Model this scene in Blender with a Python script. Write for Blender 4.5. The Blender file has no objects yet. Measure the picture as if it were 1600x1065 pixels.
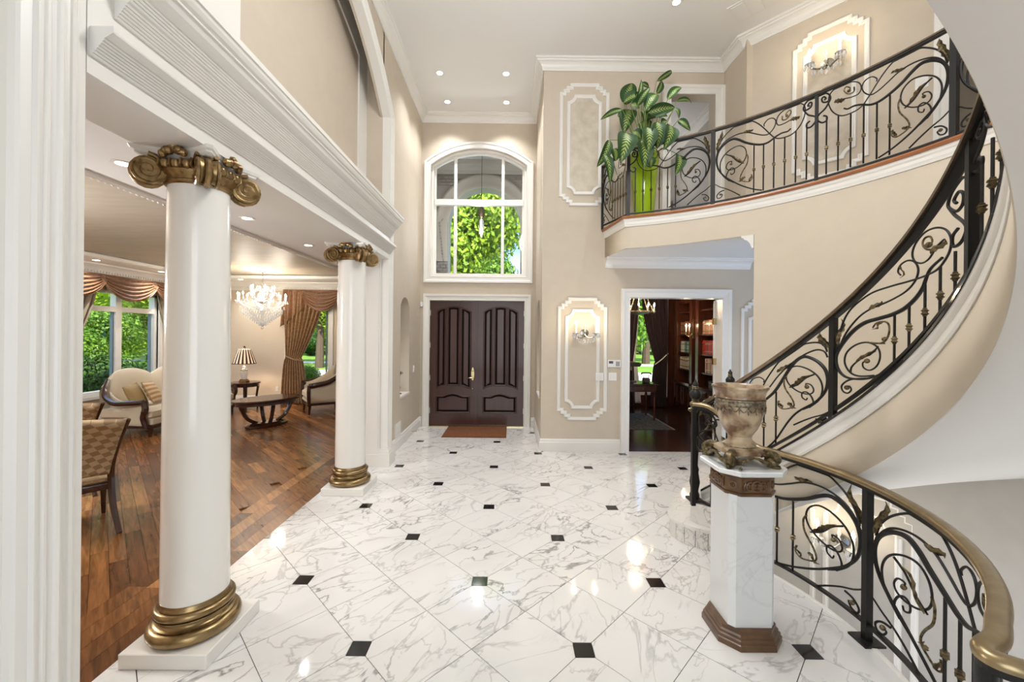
import bpy, bmesh, math, random
from math import sin, cos, pi, sqrt, atan2, radians as rad
from mathutils import Vector as V, Matrix
random.seed(7)
scn = bpy.context.scene
COL = scn.collection

# ------------------------------------------------------------------ camera
cam = bpy.data.cameras.new('camera'); cam_o = bpy.data.objects.new('camera', cam); COL.objects.link(cam_o)
cam.sensor_width = 36; cam.lens = 637.15 / 1600 * 36
cam.shift_x = 1 / 1600; cam.shift_y = -10.47 / 1600
cam.clip_start = 0.02; cam.clip_end = 300
cam_o.matrix_world = Matrix.Translation((0, 0, 1.75)) @ Matrix.Rotation(-.0027, 4, 'Z') @ Matrix.Rotation(pi / 2, 4, 'X') @ Matrix.Rotation(.0095, 4, 'Z')
scn.camera = cam_o

# ------------------------------------------------------------------ world, sun, large lights, exposure
w = bpy.data.worlds.new('sky'); scn.world = w; w.use_nodes = True
nt = w.node_tree; bg = nt.nodes['Background']
tc = nt.nodes.new('ShaderNodeTexCoord'); nz = nt.nodes.new('ShaderNodeTexNoise'); nz.inputs['Scale'].default_value = 3.2; nz.inputs['Detail'].default_value = 6
rp = nt.nodes.new('ShaderNodeValToRGB'); rp.color_ramp.elements[0].position = .46; rp.color_ramp.elements[1].position = .62
rp.color_ramp.elements[0].color = (.26, .47, .86, 1); rp.color_ramp.elements[1].color = (.9, .94, 1, 1)
nt.links.new(tc.outputs['Generated'], nz.inputs['Vector']); nt.links.new(nz.outputs['Fac'], rp.inputs['Fac']); nt.links.new(rp.outputs['Color'], bg.inputs['Color'])
bg.inputs['Strength'].default_value = 1.6

def light(kind, name, loc, energy, col=(1, 1, 1), size=.1, size_y=None, aim=None, spot=None, blend=.6, spread=None):
    l = bpy.data.lights.new(name, kind); o = bpy.data.objects.new(name, l); COL.objects.link(o)
    o.location = loc; l.energy = energy; l.color = col
    if kind == 'AREA':
        l.size = size
        if size_y: l.shape = 'RECTANGLE'; l.size_y = size_y
        if spread: l.spread = spread
    elif kind in ('POINT', 'SPOT'): l.shadow_soft_size = size
    if kind == 'SPOT': l.spot_size = spot; l.spot_blend = blend
    if aim is not None:
        o.rotation_euler = (V(aim) - V(loc)).to_track_quat('-Z', 'Y').to_euler()
    return o
sun = light('SUN', 'sun', (0, 0, 30), 9.5, (1, .95, .85), aim=(-6, 22, 10)); sun.data.angle = .02
WARM = (.96, .98, 1); COOL = (.88, .95, 1.0)
light('AREA', 'assumed_rear_fill', (-.2, -2.6, 1.9), 68, COOL, 3.4, 3.2, aim=(.2, 4, 1.9))  # assumed cool daylight from behind; unseen area light before closed wall, no window
light('POINT', 'foyer_fill', (.7, 2.5, 4.7), 138, WARM, .45)  # added fill above the view, no chandelier hangs here
light('POINT', 'stairwell_fill', (1.9, 2.0, -.9), 58, WARM, .2)  # added fill brightening the lower wall and stair soffit, no fixture
light('POINT', 'porch_lantern_lamp', (-.66, 8.85, 3.9), 22, WARM, .08)
light('POINT', 'upper_room_fill', (2.6, 8.2, 4.9), 13, WARM, .1)  # added so the upstairs room does not go black, no fixture
light('POINT', 'living_fill', (-5.0, 2.9, 2.1), 150, WARM, .3)  # unseen fill added to brighten living room tray, walls and floor; no chandelier
light('AREA', 'gallery_fill', (4.9, 3.0, 5.7), 11, WARM, 1.6, 1.2, aim=(3.9, 4.0, 3.8))  # unseen area light added as fill over the gallery
scn.view_settings.view_transform = 'Standard'; scn.view_settings.look = 'None'
scn.view_settings.exposure = 0.62; scn.view_settings.gamma = 1; scn.view_settings.use_curve_mapping = False

# ------------------------------------------------------------------ materials
MAT = {}
def nd(nt, t, **k):
    n = nt.nodes.new(t)
    for a, b in k.items():
        if a in n.inputs: n.inputs[a].default_value = b
        else: setattr(n, a, b)
    return n
def mat(name, col, rough=.5, metal=0, bump=None, var=None, spec=.5, coat=0, emit=None, trans=0, sheen=0, coords='Object', alpha=None):
    m = bpy.data.materials.new(name); m.use_nodes = True; t = m.node_tree; b = t.nodes['Principled BSDF']
    b.inputs['Base Color'].default_value = (*col, 1); b.inputs['Roughness'].default_value = rough; b.inputs['Metallic'].default_value = metal
    b.inputs['Specular IOR Level'].default_value = spec; b.inputs['Coat Weight'].default_value = coat; b.inputs['Coat Roughness'].default_value = .08
    b.inputs['Transmission Weight'].default_value = trans; b.inputs['Sheen Weight'].default_value = sheen
    if emit: b.inputs['Emission Color'].default_value = (*emit[0], 1); b.inputs['Emission Strength'].default_value = emit[1]
    tcn = nd(t, 'ShaderNodeTexCoord')
    if var:  # (scale, colour2, lo, hi, (sx,sy,sz))
        mp = nd(t, 'ShaderNodeMapping'); t.links.new(tcn.outputs[coords], mp.inputs['Vector'])
        if len(var) > 4: mp.inputs['Scale'].default_value = var[4]
        n = nd(t, 'ShaderNodeTexNoise', Scale=var[0], Detail=5.0); t.links.new(mp.outputs[0], n.inputs['Vector'])
        r = nd(t, 'ShaderNodeValToRGB'); r.color_ramp.elements[0].position = var[2]; r.color_ramp.elements[1].position = var[3]
        r.color_ramp.elements[0].color = (*col, 1); r.color_ramp.elements[1].color = (*var[1], 1)
        t.links.new(n.outputs['Fac'], r.inputs['Fac']); t.links.new(r.outputs['Color'], b.inputs['Base Color'])
    if bump:  # (scale, strength)
        n2 = nd(t, 'ShaderNodeTexNoise', Scale=bump[0], Detail=4.0); t.links.new(tcn.outputs[coords], n2.inputs['Vector'])
        bp = nd(t, 'ShaderNodeBump', Strength=bump[1], Distance=.01); t.links.new(n2.outputs['Fac'], bp.inputs['Height']); t.links.new(bp.outputs[0], b.inputs['Normal'])
    MAT[name] = m; return m
mat('white', (.76, .73, .68), .38)
mat('ceil', (.78, .76, .73), .7)
mat('beige', (.55, .47, .37), .62, var=(7, (.57, .488, .385), .35, .65), bump=(260, .06))
mat('stairbeige', (.60, .52, .41), .62, var=(6, (.62, .535, .42), .35, .65))
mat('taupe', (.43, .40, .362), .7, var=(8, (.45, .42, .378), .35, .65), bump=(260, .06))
mat('faux', (.47, .40, .30), .5, var=(9, (.60, .53, .43), .3, .7))
mat('livwall', (.60, .50, .38), .6, var=(2, (.63, .53, .41), .3, .7))
mat('tan', (.43, .36, .28), .5, var=(2.5, (.50, .43, .34), .3, .7, (1, 4, 1)))
mat('column', (.80, .77, .72), .16, coat=.35)
mat('bronze', (.33, .22, .10), .33, .85, var=(30, (.14, .085, .038), .45, .70), bump=(40, .25))
mat('bronzebase', (.33, .23, .11), .28, .9, var=(14, (.17, .11, .05), .42, .72))
mat('iron', (.009, .008, .007), .45, .0, spec=.35, bump=(90, .1))
mat('darkrail', (.16, .115, .072), .36, .7, var=(20, (.12, .085, .052), .35, .65))
mat('grout', (.13, .125, .12), .8)
mat('irongold', (.20, .15, .075), .4, .75, var=(50, (.06, .045, .025), .42, .62))
mat('goldrail', (.37, .28, .155), .32, .85, var=(20, (.31, .23, .13), .35, .65))
mat('blackgranite', (.012, .012, .012), .07, var=(420, (.07, .065, .06), .70, .74))
mat('granitesill', (.02, .02, .02), .1, var=(120, (.5, .48, .45), .69, .72))
mat('doorwood', (.046, .014, .008), .34, coat=.2, var=(3, (.062, .017, .009), .35, .7, (14, 14, .9)))
mat('doordark', (.008, .003, .002), .6, spec=.1)
mat('mahog', (.030, .009, .005), .2, coat=.5, var=(5, (.048, .014, .007), .35, .7))
mat('libwood', (.058, .017, .009), .25, coat=.35, var=(4, (.09, .028, .014), .35, .7, (9, 9, .8)))
mat('libdark', (.014, .005, .003), .4)
mat('cap', (.30, .105, .035), .35, var=(8, (.36, .13, .045), .35, .65))
mat('pedwood', (.13, .062, .024), .34, coat=.25, var=(12, (.08, .036, .014), .4, .65), bump=(30, .15))
mat('brass', (.62, .50, .28), .22, 1)
mat('plate', (.78, .77, .74), .3)
mat('plategrey', (.08, .08, .08), .4)
mat('mat', (.15, .052, .018), .95, var=(90, (.26, .095, .035), .4, .6), bump=(150, .8))
mat('grassm', (.09, .20, .012), .9, var=(1.5, (.14, .27, .02), .35, .65))
mat('road', (.62, .60, .57), .8)
mat('bark', (.06, .04, .025), .9)
mat('brick', (.33, .29, .25), .85, var=(6, (.42, .38, .33), .35, .65))
mat('mortar', (.45, .42, .38), .9)
mat('stone', (.60, .55, .47), .7)
mat('copper', (.20, .088, .034), .42, sheen=.3, var=(16, (.27, .125, .05), .42, .6))
mat('cream', (.60, .52, .39), .65, sheen=.2, bump=(180, .05))
mat('goldcush', (.34, .24, .10), .5)
mat('sheer', (.80, .82, .86), .8)
mat('linen', (.30, .245, .17), .8)
mat('velvet', (.020, .005, .006), .8, sheen=.15)
mat('flame', (1, .9, .7), .5, emit=((1, .82, .55), 14))
mat('canlight', (1, 1, 1), .5, emit=((1, .95, .88), 9))
mat('candle', (.85, .82, .75), .4)
mat('crystal', (.93, .93, .94), .04, spec=1.0, trans=.62)
mat('silver', (.35, .33, .30), .2, 1)
mat('vase', (.30, .46, .004), .10, coat=.5)
mat('stem', (.13, .20, .04), .6)
mat('soil', (.03, .02, .012), .9)
mat('rug', (.05, .06, .065), .9, var=(22, (.13, .13, .12), .42, .6))
mat('urn', (.50, .385, .25), .28, coat=.3, var=(9, (.16, .08, .038), .42, .60), bump=(30, .08))
mat('urnband', (.12, .10, .075), .35, .7, var=(60, (.30, .25, .17), .4, .6), bump=(80, .5))
mat('bluesteel', (.13, .17, .21), .35)
mat('winglass', (.9, .95, .95), .02)
def glassmat():
    m = MAT['winglass']; t = m.node_tree; out = t.nodes['Material Output']
    tr = nd(t, 'ShaderNodeBsdfTransparent'); gl = nd(t, 'ShaderNodeBsdfGlossy', Roughness=.02); mx = nd(t, 'ShaderNodeMixShader', Fac=.02)
    t.links.new(tr.outputs[0], mx.inputs[1]); t.links.new(gl.outputs[0], mx.inputs[2]); t.links.new(mx.outputs[0], out.inputs['Surface'])
glassmat()
def marble(name, base, vein, dark, scale=1.0, amt=1.0, rough=.06):
    m = bpy.data.materials.new(name); m.use_nodes = True; t = m.node_tree; b = t.nodes['Principled BSDF']; L = t.links.new
    b.inputs['Roughness'].default_value = rough; b.inputs['Specular IOR Level'].default_value = .55
    g = nd(t, 'ShaderNodeNewGeometry'); oi = nd(t, 'ShaderNodeObjectInfo')
    mul = nd(t, 'ShaderNodeMath', operation='MULTIPLY'); mul.inputs[1].default_value = 53.0; L(oi.outputs['Random'], mul.inputs[0])
    cmb = nd(t, 'ShaderNodeCombineXYZ'); L(mul.outputs[0], cmb.inputs[0]); L(mul.outputs[0], cmb.inputs[1])
    add = nd(t, 'ShaderNodeVectorMath', operation='ADD'); L(g.outputs['Position'], add.inputs[0]); L(cmb.outputs[0], add.inputs[1])
    rot = nd(t, 'ShaderNodeVectorRotate', rotation_type='Z_AXIS'); L(add.outputs[0], rot.inputs['Vector'])
    mr = nd(t, 'ShaderNodeMath', operation='MULTIPLY_ADD'); mr.inputs[1].default_value = .9; mr.inputs[2].default_value = .35; L(oi.outputs['Random'], mr.inputs[0]); L(mr.outputs[0], rot.inputs['Angle'])
    mp = nd(t, 'ShaderNodeMapping'); mp.inputs['Scale'].default_value = (scale * 1.25, scale * .62, scale); L(rot.outputs[0], mp.inputs['Vector'])
    def veins(sc, w, det, dist):
        n = nd(t, 'ShaderNodeTexNoise', Scale=sc, Detail=det, Distortion=dist); L(mp.outputs[0], n.inputs['Vector'])
        s = nd(t, 'ShaderNodeMath', operation='SUBTRACT'); s.inputs[1].default_value = .5; L(n.outputs['Fac'], s.inputs[0])
        a = nd(t, 'ShaderNodeMath', operation='ABSOLUTE'); L(s.outputs[0], a.inputs[0])
        r = nd(t, 'ShaderNodeMapRange'); r.inputs['From Min'].default_value = 0; r.inputs['From Max'].default_value = w; r.inputs['To Min'].default_value = 1; r.inputs['To Max'].default_value = 0
        L(a.outputs[0], r.inputs['Value']); return r.outputs[0]
    v1 = veins(2.2, .013, 5, .9); v2 = veins(4.6, .026, 5, .6)
    msk = nd(t, 'ShaderNodeTexNoise', Scale=1.7, Detail=2.0); L(mp.outputs[0], msk.inputs['Vector'])
    mk = nd(t, 'ShaderNodeMapRange'); mk.inputs['From Min'].default_value = .42; mk.inputs['From Max'].default_value = .66; L(msk.outputs['Fac'], mk.inputs['Value'])
    k1 = nd(t, 'ShaderNodeMath', operation='MULTIPLY'); L(v1, k1.inputs[0]); k1.inputs[1].default_value = .62 * amt
    k2 = nd(t, 'ShaderNodeMath', operation='MULTIPLY'); L(v2, k2.inputs[0]); L(mk.outputs[0], k2.inputs[1])
    k2b = nd(t, 'ShaderNodeMath', operation='MULTIPLY'); L(k2.outputs[0], k2b.inputs[0]); k2b.inputs[1].default_value = .75 * amt
    mx1 = nd(t, 'ShaderNodeMix', data_type='RGBA'); mx1.inputs[6].default_value = (*base, 1); mx1.inputs[7].default_value = (*vein, 1)
    cl = nd(t, 'ShaderNodeTexNoise', Scale=3.0, Detail=3.0); L(mp.outputs[0], cl.inputs['Vector'])
    cr_ = nd(t, 'ShaderNodeMapRange'); cr_.inputs['From Min'].default_value = .48; cr_.inputs['From Max'].default_value = .78; cr_.inputs['To Max'].default_value = .16 * amt; L(cl.outputs['Fac'], cr_.inputs['Value'])
    L(cr_.outputs[0], mx1.inputs[0])
    mx2 = nd(t, 'ShaderNodeMix', data_type='RGBA'); L(mx1.outputs[2], mx2.inputs[6]); mx2.inputs[7].default_value = (*vein, 1); L(k1.outputs[0], mx2.inputs[0])
    mx3 = nd(t, 'ShaderNodeMix', data_type='RGBA'); L(mx2.outputs[2], mx3.inputs[6]); mx3.inputs[7].default_value = (*dark, 1); L(k2b.outputs[0], mx3.inputs[0])
    L(mx3.outputs[2], b.inputs['Base Color']); MAT[name] = m
marble('marble', (.74, .72, .69), (.42, .40, .38), (.12, .115, .11))
marble('marblestep', (.76, .73, .68), (.42, .40, .38), (.10, .10, .10), 1.6)
marble('marbleped', (.72, .73, .73), (.55, .56, .57), (.38, .39, .40), 1.1, .55, .2)
def plankmat(name, cols, coat=.25, rough=.2, grain=1.0):
    m = bpy.data.materials.new(name); m.use_nodes = True; t = m.node_tree; b = t.nodes['Principled BSDF']; L = t.links.new
    b.inputs['Roughness'].default_value = rough; b.inputs['Coat Weight'].default_value = coat; b.inputs['Coat Roughness'].default_value = .12; b.inputs['Specular IOR Level'].default_value = .38
    oi = nd(t, 'ShaderNodeObjectInfo'); at = nd(t, 'ShaderNodeAttribute', attribute_name='rnd')
    ad = nd(t, 'ShaderNodeMath', operation='ADD'); L(oi.outputs['Random'], ad.inputs[0]); L(at.outputs['Fac'], ad.inputs[1])
    fr = nd(t, 'ShaderNodeMath', operation='FRACT'); L(ad.outputs[0], fr.inputs[0])
    r = nd(t, 'ShaderNodeValToRGB'); e = r.color_ramp.elements
    while len(e) < len(cols): e.new(.5)
    for i, c in enumerate(cols): e[i].position = i / (len(cols) - 1); e[i].color = (*c, 1)
    L(fr.outputs[0], r.inputs['Fac'])
    g = nd(t, 'ShaderNodeNewGeometry'); vr = nd(t, 'ShaderNodeVectorRotate', rotation_type='Z_AXIS'); vr.inputs['Angle'].default_value = -rad(135); L(g.outputs['Position'], vr.inputs['Vector'])
    mp = nd(t, 'ShaderNodeMapping'); mp.inputs['Scale'].default_value = (2.2, 26, 2); L(vr.outputs[0], mp.inputs['Vector'])
    mm = nd(t, 'ShaderNodeMath', operation='MULTIPLY'); mm.inputs[1].default_value = 40.; L(fr.outputs[0], mm.inputs[0]); cb = nd(t, 'ShaderNodeCombineXYZ'); L(mm.outputs[0], cb.inputs[0]); L(mm.outputs[0], cb.inputs[2])
    va = nd(t, 'ShaderNodeVectorMath', operation='ADD'); L(mp.outputs[0], va.inputs[0]); L(cb.outputs[0], va.inputs[1])
    n = nd(t, 'ShaderNodeTexNoise', Scale=1.3, Detail=5.0, Distortion=.8); L(va.outputs[0], n.inputs['Vector'])
    r2 = nd(t, 'ShaderNodeMapRange'); r2.inputs['From Min'].default_value = .3; r2.inputs['From Max'].default_value = .7; r2.inputs['To Min'].default_value = 1 - .45 * grain; r2.inputs['To Max'].default_value = 1 + .35 * grain; L(n.outputs['Fac'], r2.inputs['Value'])
    mx = nd(t, 'ShaderNodeVectorMath', operation='SCALE'); L(r.outputs['Color'], mx.inputs[0]); L(r2.outputs[0], mx.inputs['Scale'])
    L(mx.outputs[0], b.inputs['Base Color']); MAT[name] = m
plankmat('plank', [(.11, .038, .012), (.26, .11, .036), (.16, .06, .019), (.36, .165, .058), (.21, .085, .027), (.075, .025, .009), (.25, .105, .036), (.17, .066, .021)], 0, .27)
plankmat('libplank', [(.030, .010, .006), (.055, .020, .011), (.04, .014, .008)], .2, .24)
def checkmat():
    m = bpy.data.materials.new('check'); m.use_nodes = True; t = m.node_tree; b = t.nodes['Principled BSDF']; L = t.links.new
    uv = nd(t, 'ShaderNodeTexCoord'); c = nd(t, 'ShaderNodeTexChecker', Scale=1.0); c.inputs[1].default_value = (.47, .34, .20, 1); c.inputs[2].default_value = (.27, .175, .09, 1)
    mp = nd(t, 'ShaderNodeMapping'); mp.inputs['Rotation'].default_value = (0, 0, .5); mp.inputs['Scale'].default_value = (9, 12, 1)
    L(uv.outputs['UV'], mp.inputs[0]); L(mp.outputs[0], c.inputs[0]); L(c.outputs[0], b.inputs['Base Color']); b.inputs['Roughness'].default_value = .55; MAT['check'] = m
checkmat()
def leafmat():
    m = bpy.data.materials.new('dleaf'); m.use_nodes = True; t = m.node_tree; b = t.nodes['Principled BSDF']; L = t.links.new
    uv = nd(t, 'ShaderNodeTexCoord'); s = nd(t, 'ShaderNodeSeparateXYZ'); L(uv.outputs['UV'], s.inputs[0])
    su = nd(t, 'ShaderNodeMath', operation='SUBTRACT'); su.inputs[1].default_value = .5; L(s.outputs[0], su.inputs[0])
    ab = nd(t, 'ShaderNodeMath', operation='ABSOLUTE'); L(su.outputs[0], ab.inputs[0])
    m1 = nd(t, 'ShaderNodeMath', operation='MULTIPLY'); m1.inputs[1].default_value = -34; L(ab.outputs[0], m1.inputs[0])
    m2 = nd(t, 'ShaderNodeMath', operation='MULTIPLY_ADD'); m2.inputs[1].default_value = 62; L(s.outputs[1], m2.inputs[0]); L(m1.outputs[0], m2.inputs[2])
    sn = nd(t, 'ShaderNodeMath', operation='SINE'); L(m2.outputs[0], sn.inputs[0])
    fall = nd(t, 'ShaderNodeMapRange'); fall.inputs['From Min'].default_value = .08; fall.inputs['From Max'].default_value = .42; fall.inputs['To Min'].default_value = 1.25; fall.inputs['To Max'].default_value = -.6; L(ab.outputs[0], fall.inputs['Value'])
    n = nd(t, 'ShaderNodeTexNoise', Scale=14.); L(uv.outputs['UV'], n.inputs['Vector'])
    a1 = nd(t, 'ShaderNodeMath', operation='MULTIPLY_ADD'); a1.inputs[1].default_value = .55; L(sn.outputs[0], a1.inputs[0]); L(fall.outputs[0], a1.inputs[2])
    a2 = nd(t, 'ShaderNodeMath', operation='MULTIPLY_ADD'); a2.inputs[1].default_value = .9; a2.inputs[2].default_value = -.95; L(n.outputs['Fac'], a2.inputs[0])
    a3 = nd(t, 'ShaderNodeMath', operation='ADD'); L(a1.outputs[0], a3.inputs[0]); L(a2.outputs[0], a3.inputs[1])
    r = nd(t, 'ShaderNodeValToRGB'); r.color_ramp.elements[0].position = .35; r.color_ramp.elements[1].position = 1.0
    r.color_ramp.elements[0].color = (.018, .055, .010, 1); r.color_ramp.elements[1].color = (.29, .37, .095, 1); L(a3.outputs[0], r.inputs['Fac']); L(r.outputs[0], b.inputs['Base Color'])
    b.inputs['Roughness'].default_value = .5; b.inputs['Specular IOR Level'].default_value = .3; MAT['dleaf'] = m
leafmat()
def foliage(name, c1, c2):
    m = bpy.data.materials.new(name); m.use_nodes = True; t = m.node_tree; b = t.nodes['Principled BSDF']; L = t.links.new
    g = nd(t, 'ShaderNodeNewGeometry'); r = nd(t, 'ShaderNodeValToRGB'); r.color_ramp.elements[0].color = (*c1, 1); r.color_ramp.elements[1].color = (*c2, 1)
    L(g.outputs['Random Per Island'], r.inputs[0]); L(r.outputs[0], b.inputs['Base Color']); b.inputs['Roughness'].default_value = .6
    out = t.nodes['Material Output']; tl = nd(t, 'ShaderNodeBsdfTranslucent'); L(r.outputs[0], tl.inputs[0]); mx = nd(t, 'ShaderNodeMixShader', Fac=.4); L(b.outputs[0], mx.inputs[1]); L(tl.outputs[0], mx.inputs[2]); L(mx.outputs[0], out.inputs['Surface']); MAT[name] = m
foliage('leafbright', (.12, .26, .012), (.40, .52, .035)); foliage('leafdark', (.015, .06, .008), (.06, .16, .015)); foliage('leafmid', (.05, .15, .010), (.20, .36, .025))
def damask():
    m = MAT['copper'].copy(); m.name = 'damask'; t = m.node_tree; b = t.nodes['Principled BSDF']; L = t.links.new
    for l in list(b.inputs['Base Color'].links): t.links.remove(l)
    tcn = nd(t, 'ShaderNodeTexCoord'); v = nd(t, 'ShaderNodeTexVoronoi', Scale=9.0, feature='DISTANCE_TO_EDGE'); L(tcn.outputs['Object'], v.inputs['Vector'])
    r = nd(t, 'ShaderNodeValToRGB'); r.color_ramp.elements[0].position = .06; r.color_ramp.elements[1].position = .13
    r.color_ramp.elements[0].color = (.33, .195, .088, 1); r.color_ramp.elements[1].color = (.25, .13, .055, 1); L(v.outputs['Distance'], r.inputs[0]); L(r.outputs[0], b.inputs['Base Color']); MAT['damask'] = m
damask()

# ------------------------------------------------------------------ mesh helpers
def spl(pts, n=6, closed=False):
    pts = [V(p) for p in pts]; out = []; N = len(pts)
    for i in range(N if closed else N - 1):
        if closed: a, b, c, d = pts[i - 1], pts[i], pts[(i + 1) % N], pts[(i + 2) % N]
        else: a, b, c, d = pts[max(i - 1, 0)], pts[i], pts[i + 1], pts[min(i + 2, N - 1)]
        for k in range(n):
            t = k / n; out.append(.5 * ((2 * b) + (c - a) * t + (2 * a - 5 * b + 4 * c - d) * t * t + (3 * b - a - 3 * c + d) * t ** 3))
    if not closed: out.append(pts[-1])
    return out
class MB:
    def __init__(s): s.v = []; s.f = []; s.uv = None
    def add(s, vs, fs):
        o = len(s.v); s.v += [tuple(p) for p in vs]; s.f += [tuple(i + o for i in f) for f in fs]; return s
    def box(s, x0, x1, y0, y1, z0, z1):
        return s.add([(x0, y0, z0), (x1, y0, z0), (x1, y1, z0), (x0, y1, z0), (x0, y0, z1), (x1, y0, z1), (x1, y1, z1), (x0, y1, z1)],
                     [(3, 2, 1, 0), (4, 5, 6, 7), (0, 1, 5, 4), (1, 2, 6, 5), (2, 3, 7, 6), (3, 0, 4, 7)])
    def cbox(s, c, sz, b=.0):
        x, y, z = c; a, d, e = sz[0] / 2, sz[1] / 2, sz[2] / 2
        if b <= 0: return s.box(x - a, x + a, y - d, y + d, z - e, z + e)
        r = [(-a + b, -d), (a - b, -d), (a, -d + b), (a, d - b), (a - b, d), (-a + b, d), (-a, d - b), (-a, -d + b)]
        r2 = [(-a + 2 * b, -d + b), (a - 2 * b, -d + b), (a - b, -d + 2 * b), (a - b, d - 2 * b), (a - 2 * b, d - b), (-a + 2 * b, d - b), (-a + b, d - 2 * b), (-a + b, -d + 2 * b)]
        vs = [(x + p[0], y + p[1], z - e) for p in r2] + [(x + p[0], y + p[1], z - e + b) for p in r] + [(x + p[0], y + p[1], z + e - b) for p in r] + [(x + p[0], y + p[1], z + e) for p in r2]
        fs = [tuple(range(7, -1, -1)), tuple(range(24, 32))]
        for k in range(3): fs += [(k * 8 + i, k * 8 + (i + 1) % 8, k * 8 + 8 + (i + 1) % 8, k * 8 + 8 + i) for i in range(8)]
        return s.add(vs, fs)
    def poly(s, pts, d):  # extrude planar polygon along vector d
        n = len(pts); d = V(d); vs = [V(p) for p in pts] + [V(p) + d for p in pts]
        return s.add(vs, [tuple(range(n - 1, -1, -1)), tuple(range(n, 2 * n))] + [(i, (i + 1) % n, (i + 1) % n + n, i + n) for i in range(n)])
    def tube(s, path, r, n=8, sx=1., up=None, caps=True, closed=False):
        P = [V(p) for p in path]; N = len(P); R = r if isinstance(r, (list, tuple)) else [r] * N
        T = []
        for i in range(N):
            a = P[(i - 1) % N] if closed else P[max(i - 1, 0)]; b = P[(i + 1) % N] if closed else P[min(i + 1, N - 1)]
            t = b - a; T.append(t.normalized() if t.length > 1e-9 else V((0, 0, 1)))
        nrm = V(up) if up is not None else (V((0, 0, 1)) if abs(T[0].z) < .9 else V((1, 0, 0)))
        vs = []
        for i in range(N):
            nn = (V(up) if up is not None else nrm); nn = nn - T[i] * nn.dot(T[i])
            if nn.length < 1e-6: nn = T[i].orthogonal()
            nn.normalize(); nrm = nn; bb = T[i].cross(nn)
            for k in range(n):
                a = 2 * pi * (k + .5) / n; vs.append(P[i] + (nn * cos(a) * sx + bb * sin(a)) * R[i])
        fs = []
        for i in range(N if closed else N - 1):
            j = (i + 1) % N
            for k in range(n): fs.append((i * n + k, i * n + (k + 1) % n, j * n + (k + 1) % n, j * n + k))
        if caps and not closed: fs += [tuple(range(n - 1, -1, -1)), tuple((N - 1) * n + k for k in range(n))]
        return s.add(vs, fs)
    def sweep(s, path, prof, up=(0, 0, 1), closed=False, caps=True):  # prof (side, up); side = T x up
        P = [V(p) for p in path]; N = len(P); up = V(up); vs = []; n = len(prof)
        for i in range(N):
            a = P[(i - 1) % N] if closed else P[max(i - 1, 0)]; b = P[(i + 1) % N] if closed else P[min(i + 1, N - 1)]
            t = (b - a).normalized(); sd = t.cross(up).normalized(); u2 = sd.cross(t)
            vs += [P[i] + sd * p[0] + u2 * p[1] for p in prof]
        fs = []
        for i in range(N if closed else N - 1):
            j = (i + 1) % N
            fs += [(i * n + k, i * n + (k + 1) % n, j * n + (k + 1) % n, j * n + k) for k in range(n)]
        if caps and not closed: fs += [tuple(range(n - 1, -1, -1)), tuple((N - 1) * n + k for k in range(n))]
        return s.add(vs, fs)
    def mould(s, path, N, prof, closed=False):  # prof (a,b): a toward left of travel (N x T), b along N; mitred
        P = [V(p) for p in path]; N = V(N).normalized(); m = len(P); n = len(prof); vs = []
        for i in range(m):
            d0 = (P[i] - P[i - 1]) if (i or closed) else (P[1] - P[0]); d1 = (P[(i + 1) % m] - P[i]) if (i < m - 1 or closed) else d0
            d0 = d0.normalized(); d1 = d1.normalized(); n0 = N.cross(d0); n1 = N.cross(d1); M_ = (n0 + n1)
            M_ = M_ * (2 / max(M_.length_squared, .08))
            vs += [P[i] + M_ * p[0] + N * p[1] for p in prof]
        fs = []
        for i in range(m if closed else m - 1):
            j = (i + 1) % m
            fs += [(i * n + k, i * n + (k + 1) % n, j * n + (k + 1) % n, j * n + k) for k in range(n)]
        if not closed: fs += [tuple(range(n - 1, -1, -1)), tuple((m - 1) * n + k for k in range(n))]
        return s.add(vs, fs)
    def lathe(s, prof, n=24, c=(0, 0, 0), sx=1, sy=1):
        vs = []; m = len(prof)
        for r, z in prof: vs += [(c[0] + r * cos(2 * pi * k / n) * sx, c[1] + r * sin(2 * pi * k / n) * sy, c[2] + z) for k in range(n)]
        fs = [(i * n + k, i * n + (k + 1) % n, (i + 1) * n + (k + 1) % n, (i + 1) * n + k) for i in range(m - 1) for k in range(n)]
        if prof[0][0] > .02 and abs(prof[0][0] - prof[-1][0]) < 1e-6: fs += [((m - 1) * n + k, (m - 1) * n + (k + 1) % n, (k + 1) % n, k) for k in range(n)]
        else: fs += [tuple(range(n - 1, -1, -1)), tuple((m - 1) * n + k for k in range(n))]
        return s.add(vs, fs)
    def grid(s, fn, nu, nv, thick=None):
        vs = [fn(i / nu, j / nv) for j in range(nv + 1) for i in range(nu + 1)]
        o = len(s.v); fs = [(j * (nu + 1) + i, j * (nu + 1) + i + 1, (j + 1) * (nu + 1) + i + 1, (j + 1) * (nu + 1) + i) for j in range(nv) for i in range(nu)]
        s.add(vs, fs)
        if s.uv is None: s.uv = {}
        for j in range(nv + 1):
            for i in range(nu + 1): s.uv[o + j * (nu + 1) + i] = (i / nu, j / nv)
        return s
    def ball(s, c, r, n=10, m=6, sz=1):
        prof = [(max(r * sin(pi * i / m), 1e-4), -r * cos(pi * i / m) * sz) for i in range(m + 1)]
        return s.lathe(prof, n, c)
    def tf(s, M, i0=0):
        s.v = s.v[:i0] + [tuple(M @ V(p)) for p in s.v[i0:]]; return s
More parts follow.
